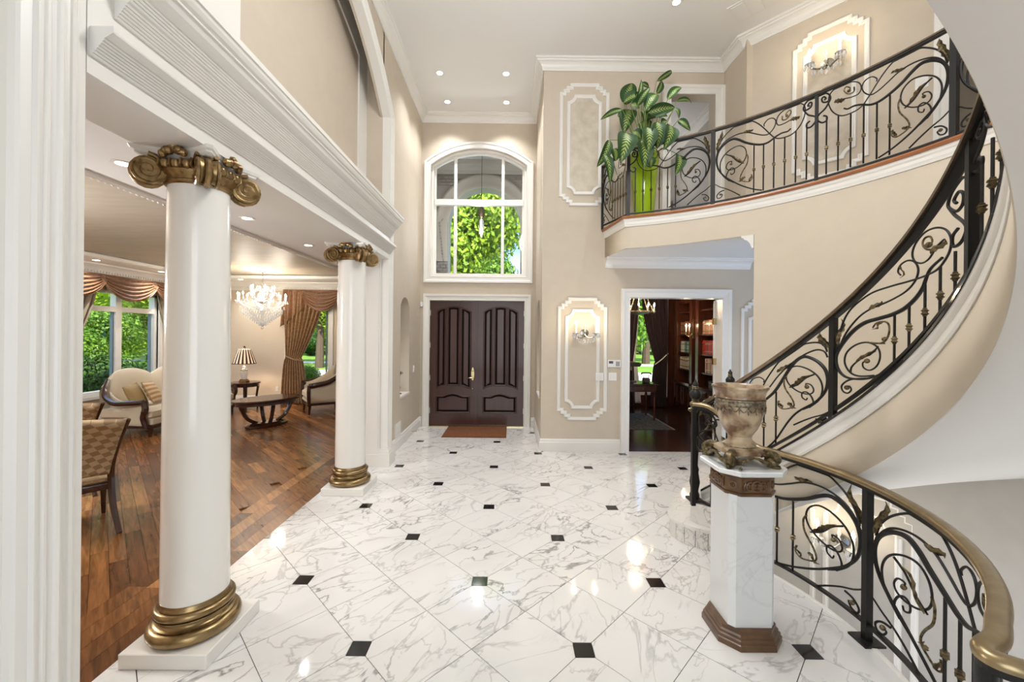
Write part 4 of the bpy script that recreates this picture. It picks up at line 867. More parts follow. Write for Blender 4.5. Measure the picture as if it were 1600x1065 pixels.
MB().sweep([p - V((0, 0, .024)) for p in gpath], [(-.02, -.01), (-.02, .01), (.02, .01), (.02, -.01)]).build('top_bar', 'iron', gb, smooth=False)
MB().sweep([p - V((0, 0, .024)) for p in tail[1:]], [(-.02, -.01), (-.02, .01), (.02, .01), (.02, -.01)]).build('top_bar', 'iron', gb, smooth=False)
MB().sweep([sp_(t, RG - .06 * max(0, (t - .4) / .4), .10 + lift2(t)) for t in ths(.83, -.98, 60)], [(-.014, -.008), (-.014, .008), (.014, .008), (.014, -.008)]).build('bottom_bar', 'iron', gb, smooth=False)
for t, z0 in ((-.04, 0),):
    post(gb, sp_(t, RG, z0), sp_(t, RG, .89), .038, t); p = sp_(t, RG, .006); MB().cbox(tuple(p), (.12, .12, .012)).build('foot_plate', 'iron', gb, smooth=False)
for (a, b, mir) in ((.80, -.04, True), (-.04, -.93, False)):
    def fm(s, t, a=a, b=b): th = a + (b - a) * s; return sp_(th, RG - .06 * max(0, (th - .4) / .4), .05 + lift2(th) + t * .83)
    iron_panel(gb, fm, mirror=mir, rad_=.0072, level=True)
for s in (.965,):
    p = sp_(-.93, RG, .1)
ep = V((1.318, 1.118, 0)); MB().lathe([(.05, 0), (.05, .02), (.024, .03), (.024, .87), (.03, .885)], 20, tuple(ep)).build('post', 'iron', gb)
MB().lathe([(.024, .60), (.034, .605), (.036, .62), (.03, .64), (.036, .66), (.034, .68), (.024, .685)], 20, tuple(ep)).build('collar', 'irongold', gb)
MB().tube(spl([(1.36, 1.10, .66), (1.40, 1.09, .70), (1.42, 1.09, .66), (1.39, 1.09, .63), (1.43, 1.07, .57)], 5), [.012] * 21, 6).build('scroll', 'irongold', gb)
# gallery balustrade
bb = thing('gallery_balustrade', 'black wrought iron balustrade along the curved upstairs gallery', 'balustrade', tuple(bp(.9, 3.2, 3.337)))
RR = 3.195; PB = [1.2127, .890, .5635, .240, -.083, -.406, -.73]; ZB, HB = 3.337, .95
cpt = bp(1.2127, RR, 0); wp = V((1.40, YF, 0)); wp.x = cpt.x - (YF - cpt.y) * .34
pth_ = [V((wp.x, wp.y, ZB + HB)), V((cpt.x, cpt.y, ZB + HB))] + [bp(t, RR, ZB + HB) for t in ths(1.2127, -.8, 60)[1:]]
MB().sweep(pth_, [(-.025, -.01), (-.025, .004), (-.015, .012), (.015, .012), (.025, .004), (.025, -.01)]).build('handrail', 'darkrail', bb, smooth=False, label='dark bronze gallery handrail')
MB().sweep([p - V((0, 0, .02)) for p in pth_], [(-.018, -.009), (-.018, .009), (.018, .009), (.018, -.009)]).build('top_bar', 'iron', bb, smooth=False)
MB().sweep([V((p.x, p.y, ZB + .055)) for p in pth_], [(-.012, -.008), (-.012, .008), (.012, .008), (.012, -.008)]).build('bottom_bar', 'iron', bb, smooth=False)
for t in PB: post(bb, bp(t, RR, ZB), bp(t, RR, ZB + HB - .02), .044 if t != .5635 else .026, t)
post(bb, (wp.x, wp.y - .02, ZB), (wp.x, wp.y - .02, ZB + HB - .02), .03)
for k in range(5):
    a, b = PB[k], PB[k + 1]
    def fm(s, t, a=a, b=b): th = a + (b - a) * s; return bp(th, RR, ZB + .02 + t * (HB - .04))
    iron_panel(bb, fm, mirror=(k % 2 == 0), rad_=.0075, level=True)
def fm(s, t): p = cpt + (wp - cpt) * s; return V((p.x, p.y, ZB + .02 + t * (HB - .04)))
iron_panel(bb, fm, mirror=True, rad_=.006, skip=('ess', 'ess2', 'branch'), level=True)

# ---- newel posts
def newel(loc, label, h=1.02):
    t = thing('newel_post', label, 'newel post', loc)
    MB().cbox((0, 0, .01), (.11, .11, .02), .003).build('foot_plate', 'iron', t, world=False, smooth=False)
    MB().lathe([(.036, .02), (.040, .05), (.030, .08), (.032, .10), (.042, .16), (.030, .24), (.034, .27), (.024, .30), (.030, .45), (.036, .60), (.030, .70), (.026, .72), (.034, .74), (.034, .76)], 16).build('shaft', 'iron', t, world=False)
    f = MB().lathe([(.045, .755), (.058, .765), (.055, .78), (.032, .79), (.046, .815), (.046, .83), (.026, .85), (.030, .857), (.026, .865)], 16).build('finial_base', 'irongold', t, world=False)
    MB().lathe([(.02, .86), (.040, .875), (.048, .90), (.046, .92), (.030, .942), (.02, .95)], 16).build('finial_ball', 'iron', f, world=False)
    MB().lathe([(.022, .945), (.028, .952), (.022, .962), (.026, .968), (.02, .975)], 16).build('finial_ring', 'irongold', f, world=False)
    MB().lathe([(.016, .97), (.024, .985), (.020, 1.0), (.012, 1.008), (.008, 1.02), (.002, 1.03)], 12).build('finial_tip', 'iron', f, world=False)
    return t
newel((1.585, 3.475, .349), 'front black newel post with gilded ball finial beside the urn')
newel((2.50, 4.62, .349), 'rear black newel post with finial showing over the urn')
post(gb, (1.548, 3.42, .33), (1.548, 3.42, 1.14), .032)
MB().tube(spl([(1.585, 3.42, 1.08), (1.62, 3.42, 1.10), (1.66, 3.40, 1.06), (1.66, 3.40, 1.0), (1.62, 3.42, .94), (1.585, 3.43, .90), (1.57, 3.43, .84), (1.60, 3.43, .79), (1.635, 3.42, .80), (1.65, 3.41, .85)], 5), .008, 6).build('scroll', 'irongold', gb)

# ================================================================== PEDESTAL + URN
def octa(w, ch, z): h = w / 2; return [(-h + ch, -h, z), (h - ch, -h, z), (h, -h + ch, z), (h, h - ch, z), (h - ch, h, z), (-h + ch, h, z), (-h, h - ch, z), (-h, -h + ch, z)]
def stack(rings):
    mb = MB(); n = len(rings[0])
    for r in rings: mb.v += [tuple(p) for p in r]
    mb.f += [(i * n + k, i * n + (k + 1) % n, (i + 1) * n + (k + 1) % n, (i + 1) * n + k) for i in range(len(rings) - 1) for k in range(n)] + [tuple(range(n)), tuple(range((len(rings) - 1) * n, len(rings) * n))]
    return mb
pd = thing('pedestal', 'octagonal white marble pedestal with carved wooden cap and base', 'pedestal', (1.395, 2.44, 0))
stack([octa(.37, .085, 0), octa(.37, .085, .03), octa(.355, .08, .034), octa(.355, .08, .05), octa(.335, .075, .055), octa(.335, .075, .068), octa(.315, .07, .075), octa(.31, .068, .095), octa(.28, .06, .10)]).build('base', 'pedwood', pd, world=False, smooth=False, label='stepped dark wooden base')
stack([octa(.265, .03, .10), octa(.265, .03, .85)]).build('shaft', 'marbleped', pd, world=False, smooth=False)
stack([octa(.29, .06, .845), octa(.30, .064, .85), octa(.30, .064, .862), octa(.285, .06, .866), octa(.285, .06, .945), octa(.30, .064, .95), octa(.325, .07, .958), octa(.33, .07, .972)]).build('frieze', 'pedwood', pd, world=False, smooth=False, label='carved wooden frieze')
for k in range(8):
    R = Matrix.Rotation(k * pi / 4, 4, 'Z'); wide = k % 2 == 0; off = .144 if wide else .1575; mb = MB()
    for (cx, rr) in (((0, .026), (-.036, .02), (.036, .02)) if wide else ((0, .016),)):
        mb.tube([(cx + rr * cos(a), -off - .003, .905 + rr * sin(a) * 1.1) for a in [2 * pi * i / 14 for i in range(14)]], .007, 5, closed=True)
        for q in range(4): a = q * pi / 2 + .78; mb.ball((cx + rr * .45 * cos(a), -off, .905 + rr * .45 * sin(a)), rr * .42, 6, 4)
    if wide:
        for sg in (-1, 1): mb.tube(spl([(sg * .062, -off, .88), (sg * .07, -off - .004, .90), (sg * .062, -off - .004, .925), (sg * .075, -off, .935)], 4), .004, 5)
    mb.tf(R); mb.build('carved_rosette', 'pedwood', pd, world=False)
stack([octa(.385, .08, .972), octa(.395, .083, .978), octa(.395, .083, .995), octa(.385, .08, 1.0)]).build('top_slab', 'marbleped', pd, world=False, smooth=False)
ur_ = thing('urn', 'tan marble urn with bronze bands on scroll-footed stand', 'urn', (1.385, 2.45, 1.0)); ur_.scale = (.94, .94, .98)
S = MB(); h = .122; S.v = []; S = stack([[(-h, -h, .062), (h, -h, .062), (h, h, .062), (-h, h, .062)], [(-h, -h, .088), (h, -h, .088), (h, h, .088), (-h, h, .088)], [(-.09, -.09, .096), (.09, -.09, .096), (.09, .09, .096), (-.09, .09, .096)]]); S.build('stand', 'urn', ur_, world=False, smooth=False)
for k in range(4):
    R = Matrix.Rotation(k * pi / 2 + pi / 4, 4, 'Z'); mb = MB()
    mb.tube(spl([(.11, 0, .075), (.15, 0, .07), (.165, 0, .045), (.14, 0, .02), (.165, 0, .008), (.185, 0, .014)], 4), [.022, .023, .024, .025, .025, .026, .026, .026, .025, .025, .024, .024, .024, .022, .020, .018, .016, .014, .012, .010, .008], 7)
    rn = random.Random(k)
    for q in range(10): a = rn.uniform(-1, 1); mb.ball((.135 + rn.uniform(-.03, .04), a * .06 * (1), .05 + rn.uniform(-.03, .025) - abs(a) * .012), rn.uniform(.008, .014), 6, 4)
    mb.ball((.145, 0, .035), .034, 8, 6)
    for sg in (-1, 1): mb.tube(spl([(.15, sg * .015, .03), (.13, sg * .05, .035), (.11, sg * .075, .055), (.09, sg * .09, .06)], 3), [.014, .013, .012, .011, .011, .01, .009, .008, .007, .006], 6)
    mb.tf(R @ Matrix.Diagonal((1.22, 1.22, 1.05, 1))); mb.build('scroll_foot', 'irongold', ur_, world=False)
MB().lathe([(.03, .096), (.093, .096), (.094, .112), (.082, .120), (.072, .128), (.067, .142), (.070, .152), (.068, .158), (.080, .178), (.098, .205), (.114, .238), (.127, .275), (.136, .31), (.141, .348)], 40, ).build('body', 'urn', ur_, world=False)
MB().lathe([(.139, .348), (.146, .35), (.147, .356), (.144, .36), (.144, .378), (.147, .382), (.146, .388), (.138, .39)], 40).build('frieze_band', 'urnband', ur_, world=False, label='dark bronze frieze band')
MB().lathe([(.138, .39), (.142, .395), (.140, .405), (.146, .43), (.157, .448), (.163, .455), (.163, .463), (.155, .466), (.14, .455), (.13, .42)], 40).build('rim', 'urn', ur_, world=False)
for k in range(18):
    a = 2 * pi * k / 18; b = 2 * pi * (k + 1) / 18; P = []
    for i in range(7):
        u = i / 6; th = a + (b - a) * u; P.append((.143 * cos(th), .143 * sin(th), .345 - .024 * sin(pi * u)))
    mb = MB().tube(P, .0035, 5); mb.ball((.143 * cos(a), .143 * sin(a), .342), .007, 6, 4); mb.lathe([(.002, -.03), (.005, -.02), (.003, 0)], 5, (.142 * cos(a), .142 * sin(a), .335)); mb.build('garland', 'urnband', ur_, world=False)
MB().lathe([(.09, .096), (.094, .100), (.094, .106), (.09, .11)], 40).build('foot_ring', 'urnband', ur_, world=False)

# ================================================================== CRYSTAL SCONCES (face local -Y)
def drop(mb, p, L=.03, w=.008): x, y, z = p; mb.lathe([(.001, -L), (w, -L * .62), (w * .55, -L * .2), (.001, 0)], 5, (x, y, z))
def sconce(loc, rz, label, power=5):
    t = thing('wall_sconce', label, 'wall sconce', loc, rz); t.scale = (1.55, 1.3, 1.4)
    MB().lathe([(.001, -.005), (.045, -.005), (.04, .008), (.015, .012), (.001, .012)], 16).tf(Matrix.Rotation(pi / 2, 4, 'X')).build('back_plate', 'silver', t, world=False)
    rn = random.Random(3)
    for sg in (-1, 1):
        x = sg * .095
        a = MB().tube(spl([(0, -.02, -.01), (sg * .03, -.06, -.05), (sg * .075, -.1, -.045), (x, -.11, -.005)], 5), .007, 6).build('arm', 'silver', t, world=False)
        MB().lathe([(.004, -.02), (.03, -.005), (.034, 0), (.006, .002)], 12, (x, -.11, 0)).build('drip_pan', 'crystal', a, world=False)
        MB().lathe([(.010, 0), (.010, .075), (.006, .078)], 10, (x, -.11, 0)).build('candle', 'candle', a, world=False)
        MB().lathe([(.002, .075), (.009, .088), (.012, .10), (.007, .118), (.001, .135)], 10, (x, -.11, 0)).build('bulb', 'flame', a, world=False)
        if power: light('POINT', 'sconce_lamp', tuple(Matrix.Translation(loc) @ Matrix.Rotation(rz, 4, 'Z') @ V((x * 1.6, -.22, .17))), power * .3, (1, .84, .6), .02)
        for q in range(9): b = 2 * pi * q / 9; d_ = MB(); drop(d_, (x + .033 * cos(b), -.11 + .033 * sin(b), -.008), .04 + .012 * (q % 2)); d_.build('crystal_drop', 'crystal', t, world=False)
    for q in range(9):
        d_ = MB(); drop(d_, ((q - 4) * .022, -.06 - .03 * (q % 2), -.04 - .03 * (1 - abs(q - 4) / 4)), .05, .010); d_.build('crystal_drop', 'crystal', t, world=False)
    MB().lathe([(.001, .0), (.012, .02), (.006, .04), (.014, .06), (.004, .09), (.001, .10)], 8, (0, -.05, 0)).build('spire', 'crystal', t, world=False)
    return t
sconce((1.115, YF - .005, 1.78), 0, 'crystal two-candle sconce on the lower front wall panel', 5)
su = up_(.93, 5.06, .01); sconce(tuple(su), atan2(UN.x, -UN.y), 'crystal two-candle sconce on the upstairs gallery wall', 5)
tl_ = .475; ps = bp(tl_, 3.13, -.22); sconce(tuple(ps), tl_ - pi / 2 + 0, 'crystal sconce on lower stairwell wall, seen through guard rail', 5)
def lowf(a, b, o): return bp(.43 - a / 3.14, 3.142 - o, -.20 + b)
wp_ = thing('panel_moulding', 'white panel moulding on lower stairwell wall behind guard rail', 'wall panel', tuple(lowf(0, -.9, 0)))
for nm, pts in (('outer_frame', step_outline(0, -.42, .75, 1.8)), ('inner_frame', scoop_outline(0, -.42, .52, 1.45))):
    P = [lowf(a, b, .0) for a, b in pts]; P.reverse(); N_ = (lowf(0, 0, 1) - lowf(0, 0, 0)).normalized()
    mb = MB().mould(P, N_, [(0, -.02)] + [(-p[0], p[1]) for p in PMO[1:-1]] + [(.05, -.02)], closed=True); mb.build(nm, 'white', wp_, smooth=False)

# ================================================================== PLANT
vx, vy, vz = 1.86, 5.72, 3.337
pl_ = thing('potted_plant', 'tall variegated leafy plant in a lime green vase on gallery', 'plant', (vx, vy, vz))
MB().lathe([(.10, 0), (.125, .005), (.135, .1), (.155, .4), (.185, .75), (.205, .92), (.208, .93), (.195, .93), (.18, .8), (.02, .78)], 36).build('vase', 'vase', pl_, world=False, label='glossy lime green tapered vase')
MB().lathe([(.002, .80), (.18, .80), (.18, .81), (.002, .82)], 24).build('soil', 'soil', pl_, world=False)
def unp(x, y, Y):  # crop pixel of the plant -> world at depth Y
    px, py = 930 + x / 4.095, 100 + y / 4.095; u, v = px - 799, py - 522; c, s = cos(.0095), sin(.0095); u, v = c * u + s * v, -s * u + c * v
    return V((u / 637.15 * Y, Y, 1.75 - v / 637.15 * Y))
LV = [((205, 262), (240, 125), 78), ((190, 245), (300, 195), 60), ((265, 270), (305, 110), 30), ((275, 265), (350, 155), 40), ((330, 290), (400, 190), 62), ((365, 310), (345, 275), 45), ((345, 310), (508, 275), 58), ((330, 350), (462, 325), 44),
      ((400, 110), (500, 42), 26), ((400, 190), (435, 108), 34), ((470, 228), (553, 145), 44), ((528, 235), (622, 240), 26), ((515, 280), (545, 338), 26), ((540, 355), (610, 415), 36), ((180, 290), (52, 345), 30), ((235, 290), (195, 420), 82), ((195, 310), (155, 330), 40),
      ((235, 260), (290, 265), 50), ((290, 375), (350, 440), 72), ((405, 370), (410, 520), 82), ((490, 392), (460, 525), 76), ((345, 405), (350, 540), 80), ((210, 440), (180, 600), 100), ((305, 490), (325, 645), 82), ((100, 485), (32, 640), 52), ((65, 570), (105, 740), 48), ((130, 540), (140, 610), 60),
      ((545, 580), (530, 690), 60), ((430, 380), (465, 365), 40), ((225, 470), (270, 510), 45), ((360, 590), (365, 655), 42), ((310, 300), (325, 360), 50), ((410, 330), (440, 300), 40), ((300, 120), (350, 145), 22), ((250, 430), (300, 470), 50)]
rl = random.Random(5)
for i, (a, b, w_) in enumerate(LV):
    Y = vy + rl.uniform(-.22, .16)
    if max(a[1], b[1]) > 500: Y = 5.27 + rl.uniform(-.05, .03)
    b = (b[0] + (b[0] - a[0]) * .1, b[1] + (b[1] - a[1]) * .1); p0, p1 = unp(*a, Y + rl.uniform(-.05, .05)), unp(*b, Y + rl.uniform(-.12, .04)); W = 1.32 * w_ / 4.095 / 637 * Y
    d = p1 - p0; L_ = d.length; s_ = d.cross(V((0, -1, 0))).normalized(); n_ = s_.cross(d).normalized()
    if n_.y > 0: n_ = -n_
    tw = rl.uniform(-.35, .35); s_ = (s_ * cos(tw) + n_ * sin(tw)).normalized(); n_ = s_.cross(d).normalized()
    if n_.y > 0: n_ = -n_
    def lf(u, v, p0=p0, d=d, s_=s_, n_=n_, W=W, L_=L_):
        wv = W * .5 * (sin(pi * min(1, v ** .75)) ** .75 if 0 < v < 1 else 0) + .0005
        return p0 + d * v + s_ * (wv * (2 * u - 1)) + n_ * (abs(2 * u - 1) * -.0 + .16 * L_ * sin(pi * v) - (2 * u - 1) ** 2 * wv * -.35 - .1 * L_ * v * v)
    MB().grid(lf, 6, 12).build('leaf', 'dleaf', pl_, ang=180)
    top = V((vx + rl.uniform(-.05, .05), vy + rl.uniform(-.05, .05), 4.18)); mid = (top + p0) / 2 + V((0, 0, .12 if p0.z < 4.6 else .02)) + V((rl.uniform(-.03, .03), 0, 0))
    MB().tube(spl([top, mid, p0], 5), [.007, .0068, .0065, .006, .0058, .0055, .005, .0048, .0045, .004, .004], 6).build('stem', 'stem', pl_)
for x in (-.03, .02, .05): MB().tube([(x, 0, .8), (x * .5, .01, 1.2), (x * .7, 0, 1.75)], [.014, .012, .008], 7).build('stem', 'stem', pl_, world=False)

# ================================================================== NICHE ORNAMENTS
o_ = thing('niche_ornament', 'small bronze figurine standing in the left wall niche', 'ornament', (-1.80, 6.6, .769))
MB().lathe([(.001, 0), (.05, 0), (.05, .012), (.022, .02), (.016, .06), (.035, .10), (.016, .15), (.012, .26), (.03, .30), (.038, .33), (.028, .37), (.001, .39)], 16).build('stem', 'irongold', o_, world=False)
for k in range(5): a = k * 1.256; MB().ball((.05 * cos(a), .05 * sin(a), .34), .022, 8, 5).build('bloom', 'silver', o_, world=False)

# ================================================================== LIVING ROOM
LX, LY, LZ = -7.6, 10.05, 2.97
fl = st(MB().box(LX - .2, -2.07, .4, LY + .2, -.05, -.022).build('floor_living', 'plank', smooth=False), 'glossy walnut plank floor of the living room', 'floor')
bd = [(-2.07 - i * .132, -2.07 - (i + 1) * .132) for i in range(4)]
for x1, x0 in bd:
    y = .5 + random.random()
    while y < 8.4:
        L_ = random.uniform(.9, 1.7); o = MB().box(x0 + .001, x1 - .001, y + .001, min(y + L_, 8.9) - .001, -.022, 0).build('plank', 'plank', fl, smooth=False); y += L_
du = V((-sqrt(.5), sqrt(.5))); dv = V((sqrt(.5), sqrt(.5))); W_ = .102; boards = []
RHP = [(1, 0, -2.07 - 4 * .132), (-1, 0, -LX), (0, 1, LY), (0, -1, -.5)]
lens = [.5, .8, 1.1, 1.5]
for r in range(-62, 62):
    u = -9 + random.random()
    while u < 13:
        L_ = random.choice(lens); c = du * (u + L_ / 2) + dv * (r * W_)
        if -8.4 < c.x < -2.3 and 0 < c.y < 10.8:
            P = [tuple(c + du * a * (L_ / 2 - .0012) + dv * b * (W_ / 2 - .0012)) for a, b in ((-1, -1), (1, -1), (1, 1), (-1, 1))]; q = clip(P, RHP)
            if len(q) > 2 and area(q) > .001:
                px = 799 + 637 * c.x / max(c.y, .2); vis = px > 105 and px < 640; boards.append((-(area(q) / max(c.y, .3) ** 2) if vis else 0, tuple(c), q, L_, abs(area(q) - area(P)) < 1e-6))
        u += L_
boards.sort(key=lambda b: b[0]); shb = {}; rest = MB(); rr_ = []
for i, (sc_, c, q, L_, full) in enumerate(boards):
    if i < 285:
        if full:
            if L_ not in shb: shb[L_] = inmesh(q, c, 'plank', -.022, 0)
            me = shb[L_]
        else: me = inmesh(q, c, 'plank', -.022, 0)
        o = link('plank', me, 'plank', fl); o.location = (c[0], c[1], 0)
    else:
        n0 = len(rest.f); rest.poly([(p[0], p[1], -.022) for p in q], (0, 0, .022)); rr_ += [random.random()] * (len(rest.f) - n0)
me = rest.mesh('plank_field', False); at_ = me.attributes.new('rnd', 'FLOAT', 'FACE')
for k_, v_ in enumerate(rr_): at_.data[k_].value = v_
link('plank_field', me, 'plank', fl, kind='stuff')
# walls
wll = st(slab('wall_living_left', 'livwall', rect(.3, LY + .2, 0, 3.1), [rect(7.12, 8.82, .55, 2.52)], .2, frameX(LX - .1)), 'living room wall with the swagged double window', 'wall')
wlb = st(slab('wall_living_back', 'livwall', rect(LX - .2, -1.7, 0, 3.1), [rect(-5.45, -4.44, .45, 2.45)], .2, frameY(LY + .1)), 'tan living room end wall behind chandelier', 'wall')
st(MB().box(LX, -1.95, .3, .4, 0, 3.1).build('wall_living_near', 'livwall', smooth=False), 'living room wall nearest the viewpoint', 'wall')
wlr = st(MB().box(-1.95, -1.8, 7.69, LY + .1, 0, 5.9).build('wall_porch_left', 'brick', smooth=False), 'brick side wall of the entry porch', 'wall')
TR = rect(-6.82, -3.24, .9, 9.1)
cl_ = st(slab('ceiling_living', 'ceil', rect(LX, -1.95, .3, LY), [TR], .06, Matrix.Translation((0, 0, LZ + .03))), 'white living room ceiling border around the tan tray', 'ceiling')
MB().box(-6.9, -3.2, .8, 9.2, LZ + .055, LZ + .1).build('tray', 'tan', cl_, smooth=False, label='tan painted tray ceiling')
ROPE = [(0, 0), (0, -.02), (.03, -.03), (.05, -.015), (.05, .03), (0, .05)]
MB().mould([(p[0], p[1], LZ) for p in TR], (0, 0, 1), ROPE, closed=True).build('tray_moulding', 'white', cl_, smooth=False)
bead = MB(); y = 1.0
while y < 9.1: bead.ball((-3.285, y, LZ - .024), .014, 6, 4); y += .055
bead.build('bead_rope', 'white', cl_, kind='stuff')
CR2 = [(0, 0), (0, -.20), (.02, -.20), (.025, -.17), (.03, -.12), (.06, -.08), (.10, -.04), (.13, -.03), (.14, 0)]
MB().mould([(-1.95, LY, LZ), (LX, LY, LZ), (LX, .4, LZ)], (0, 0, 1), CR2).build('crown', 'white', cl_, smooth=False)
dn_ = MB(); x = LX + .05
while x < -2: dn_.box(x, x + .03, LY - .05, LY - .02, LZ - .155, LZ - .125); x += .055
y = 5.5
while y < LY: dn_.box(LX + .02, LX + .05, y, y + .03, LZ - .155, LZ - .125); y += .055
dn_.build('dentils', 'white', cl_, kind='stuff')
st(MB().mould([(-1.95, LY, 0), (LX, LY, 0), (LX, .4, 0)], (0, 0, 1), BASE).build('baseboard_living', 'white', smooth=False), 'white baseboard round the living room', 'baseboard')
for i, (x, y, lb) in enumerate(((-2.84, 2.99, 'beside the near column'), (-2.84, 4.39, 'between the columns'), (-2.84, 5.72, 'just left of the far column'), (-7.2, 7.1, 'above left curtain swag'), (-7.2, 8.42, 'above right end of left window'), (-6.3, 9.53, 'left of the chandelier'))):
    can((x, y, LZ), 'recessed light in living room ceiling, ' + lb, 'living room ceiling lights', .062, 16 if i < 3 else 42, ang=2.3)
# windows
def rwin(name, label, ax, c, a0, a1, z0, z1, mull, tr, parent=None):
    t = sthing(name, label, 'window', (c, (a0 + a1) / 2, z0) if ax == 'X' else ((a0 + a1) / 2, c, z0))
    sg = -1 if ax == 'X' else 1
    def bx(p0, p1, q0, q1, o0, o1):
        m = MB()
        if ax == 'X': x = sorted((c + sg * o0, c + sg * o1)); m.box(x[0], x[1], p0, p1, q0, q1)
        else: m.box(p0, p1, c + o0, c + o1, q0, q1)
        return m
    f = MB()
    for p in ((a0, a0 + .06, z0, z1), (a1 - .06, a1, z0, z1), (a0, a1, z0, z0 + .07), (a0, a1, z1 - .06, z1)): f.add(bx(*p, .03, .15).v, bx(*p, .03, .15).f)
    f.build('frame', 'white', t, smooth=False)
    for m_x in mull: bx(m_x - .06, m_x + .06, z0 + .005, z1 - .005, .033, .147).build('mullion', 'white', t, smooth=False)
    if tr: bx(a0 + .005, a1 - .005, tr - .05, tr + .05, .036, .143).build('transom', 'white', t, smooth=False)
    xs = [a0 + .03] + list(mull) + [a1 - .03]; zs = [z0 + .03] + ([tr] if tr else []) + [z1 - .03]
    for i in range(len(xs) - 1):
        for j in range(len(zs) - 1):
            bx(xs[i], xs[i + 1], zs[j], zs[j + 1], .088, .092).build('pane', 'winglass', t, smooth=False)
            bx(xs[i + 1] - .10, xs[i + 1] - .075, zs[j] + .03, zs[j + 1] - .04, .06, .11).build('sash_edge', 'bluesteel', t, smooth=False) if j == 0 else None
    CS = MB()
    for p in ((a0 - .09, a0, z0 - .05, z1 + .09), (a1, a1 + .09, z0 - .05, z1 + .09), (a0, a1, z1, z1 + .09)): CS.add(bx(*p, -.025, .03).v, bx(*p, -.025, .03).f)
    CS.build('casing', 'white', t, smooth=False); bx(a0 - .12, a1 + .12, z0 - .06, z0, -.05, .1).build('sill', 'white', t, smooth=False)
    return t
rwin('window_2', 'white double window with transom behind the sofa', 'X', LX, 7.12, 8.82, .55, 2.52, [7.97], 2.16)
rwin('window_3', 'white living room window beside the armchair', 'Y', LY, -5.45, -4.44, .45, 2.45, [], None)
# drapery
def swag(f, w, d, top, name, par, mat_='copper', folds=6, flare=.25):  # f(s,z,o)
    def g(u, v):
        s = (u - .5) * w; sag = d * (1 - (2 * u - 1) ** 2) ** .75; z = top - v * (.10 + sag) - .02 * sin(v * 3)
        return f(s * (1 + .0 * v), z, .10 + .05 * sin(v * folds * 2 * pi * .98 + 2 * abs(2 * u - 1)) * (.35 + .65 * (1 - abs(2 * u - 1))) + .06 * v)
    MB().grid(g, 20, 44).build(name, mat_, par, solid=.006, ang=180)
val = thing('swag_valance', 'copper silk swag valance over the double window', 'valance', (LX, 8, 2.3))
fL = lambda cy: (lambda s, z, o: V((LX + o, cy + s, z)))
for cy in (6.95, 8.04, 9.12): swag(fL(cy), 1.16, .36, 2.78, 'swag', val)
MB().box(LX, LX + .1, 6.3, 9.75, 2.74, 2.79).build('board', 'copper', val, smooth=False)
# striped field behind swags
def strip(f, a, b, z0, z1, n, par, name, mt):
    MB().grid(lambda u, v: f(a + (b - a) * u, z0 + (z1 - z0) * v, .075 + .012 * sin(u * n * 2 * pi)), n * 8, 3).build(name, mt, par, solid=.004, ang=180)
strip(fL(0), 6.3, 9.75, 2.5, 2.77, 26, val, 'valance_field', 'damask')
def drape(f, top, mid, bot, ztop, zmid, zbot, folds, name, par, mt, amp=.045, nv=36):
    def g(u, v):
        if v < .5: k = v / .5; k2 = k * k * (3 - 2 * k); k3 = k ** 1.5; a = top[0] + (mid[0] - top[0]) * k2; b = top[1] + (mid[1] - top[1]) * k3; z = ztop + (zmid - ztop) * k
        else: k = (v - .5) / .5; k2 = sqrt(k); a = mid[0] + (bot[0] - mid[0]) * k2; b = mid[1] + (bot[1] - mid[1]) * k2; z = zmid + (zbot - zmid) * k
        return f(a + (b - a) * u, z, .07 + amp * sin(u * folds * 2 * pi + .6 * sin(v * 5)) * (1 - .35 * math.exp(-((v - .5) / .08) ** 2)))
    return MB().grid(g, folds * 8, nv).build(name, mt, par, solid=.006, ang=180)
dl = thing('curtain', 'gold-lined curtain tied back at left of the double window', 'curtain', (LX, 7.0, 0)); drape(fL(0), (6.5, 7.45), (6.5, 6.9), (6.5, 6.95), 2.6, 1.25, .02, 7, 'panel', dl, 'linen')
dr = thing('curtain', 'gold-lined curtain tied back right of the double window', 'curtain', (LX, 9.2, 0)); drape(fL(0), (9.6, 8.72), (9.6, 9.15), (9.6, 9.1), 2.6, 1.25, .02, 7, 'panel', dr, 'linen')
cb_ = thing('curtain', 'copper damask curtain with tieback beside the armchair window', 'curtain', (-5.3, LY, 0)); fB = lambda s, z, o: V((s, LY - .04 - o, z))
drape(fB, (-5.5, -4.52), (-5.46, -5.08), (-5.58, -4.93), 2.72, 1.13, .01, 9, 'panel', cb_, 'damask')
MB().tube(spl([(-5.48, LY - .06, 1.20), (-5.38, LY - .20, 1.16), (-5.22, LY - .22, 1.10), (-5.06, LY - .16, 1.06), (-5.02, LY - .08, 1.06)], 5), .014, 8).build('tieback', 'goldcush', cb_)
vb_ = thing('swag_valance', 'copper swag and cascade valance beside the chandelier', 'valance', (-4.8, LY, 2.3))
swag(lambda s, z, o: V((-4.56 + s, LY - .06 - o, z)), .92, .40, 2.76, 'swag', vb_)
def casc(u, v):
    x = -5.52 + .56 * u; zb = 1.86 + .50 * u; z = 2.77 + (zb - 2.77) * v; return V((x - .06 * v * (1 - u), LY - .15 - .05 * sin(u * 4 * 2 * pi) * (.4 + .6 * v), z))
MB().grid(casc, 40, 14).build('cascade', 'copper', vb_, solid=.006, ang=180); MB().box(-5.53, -4.1, LY - .14, LY, 2.75, 2.785).build('board', 'copper', vb_, smooth=False)
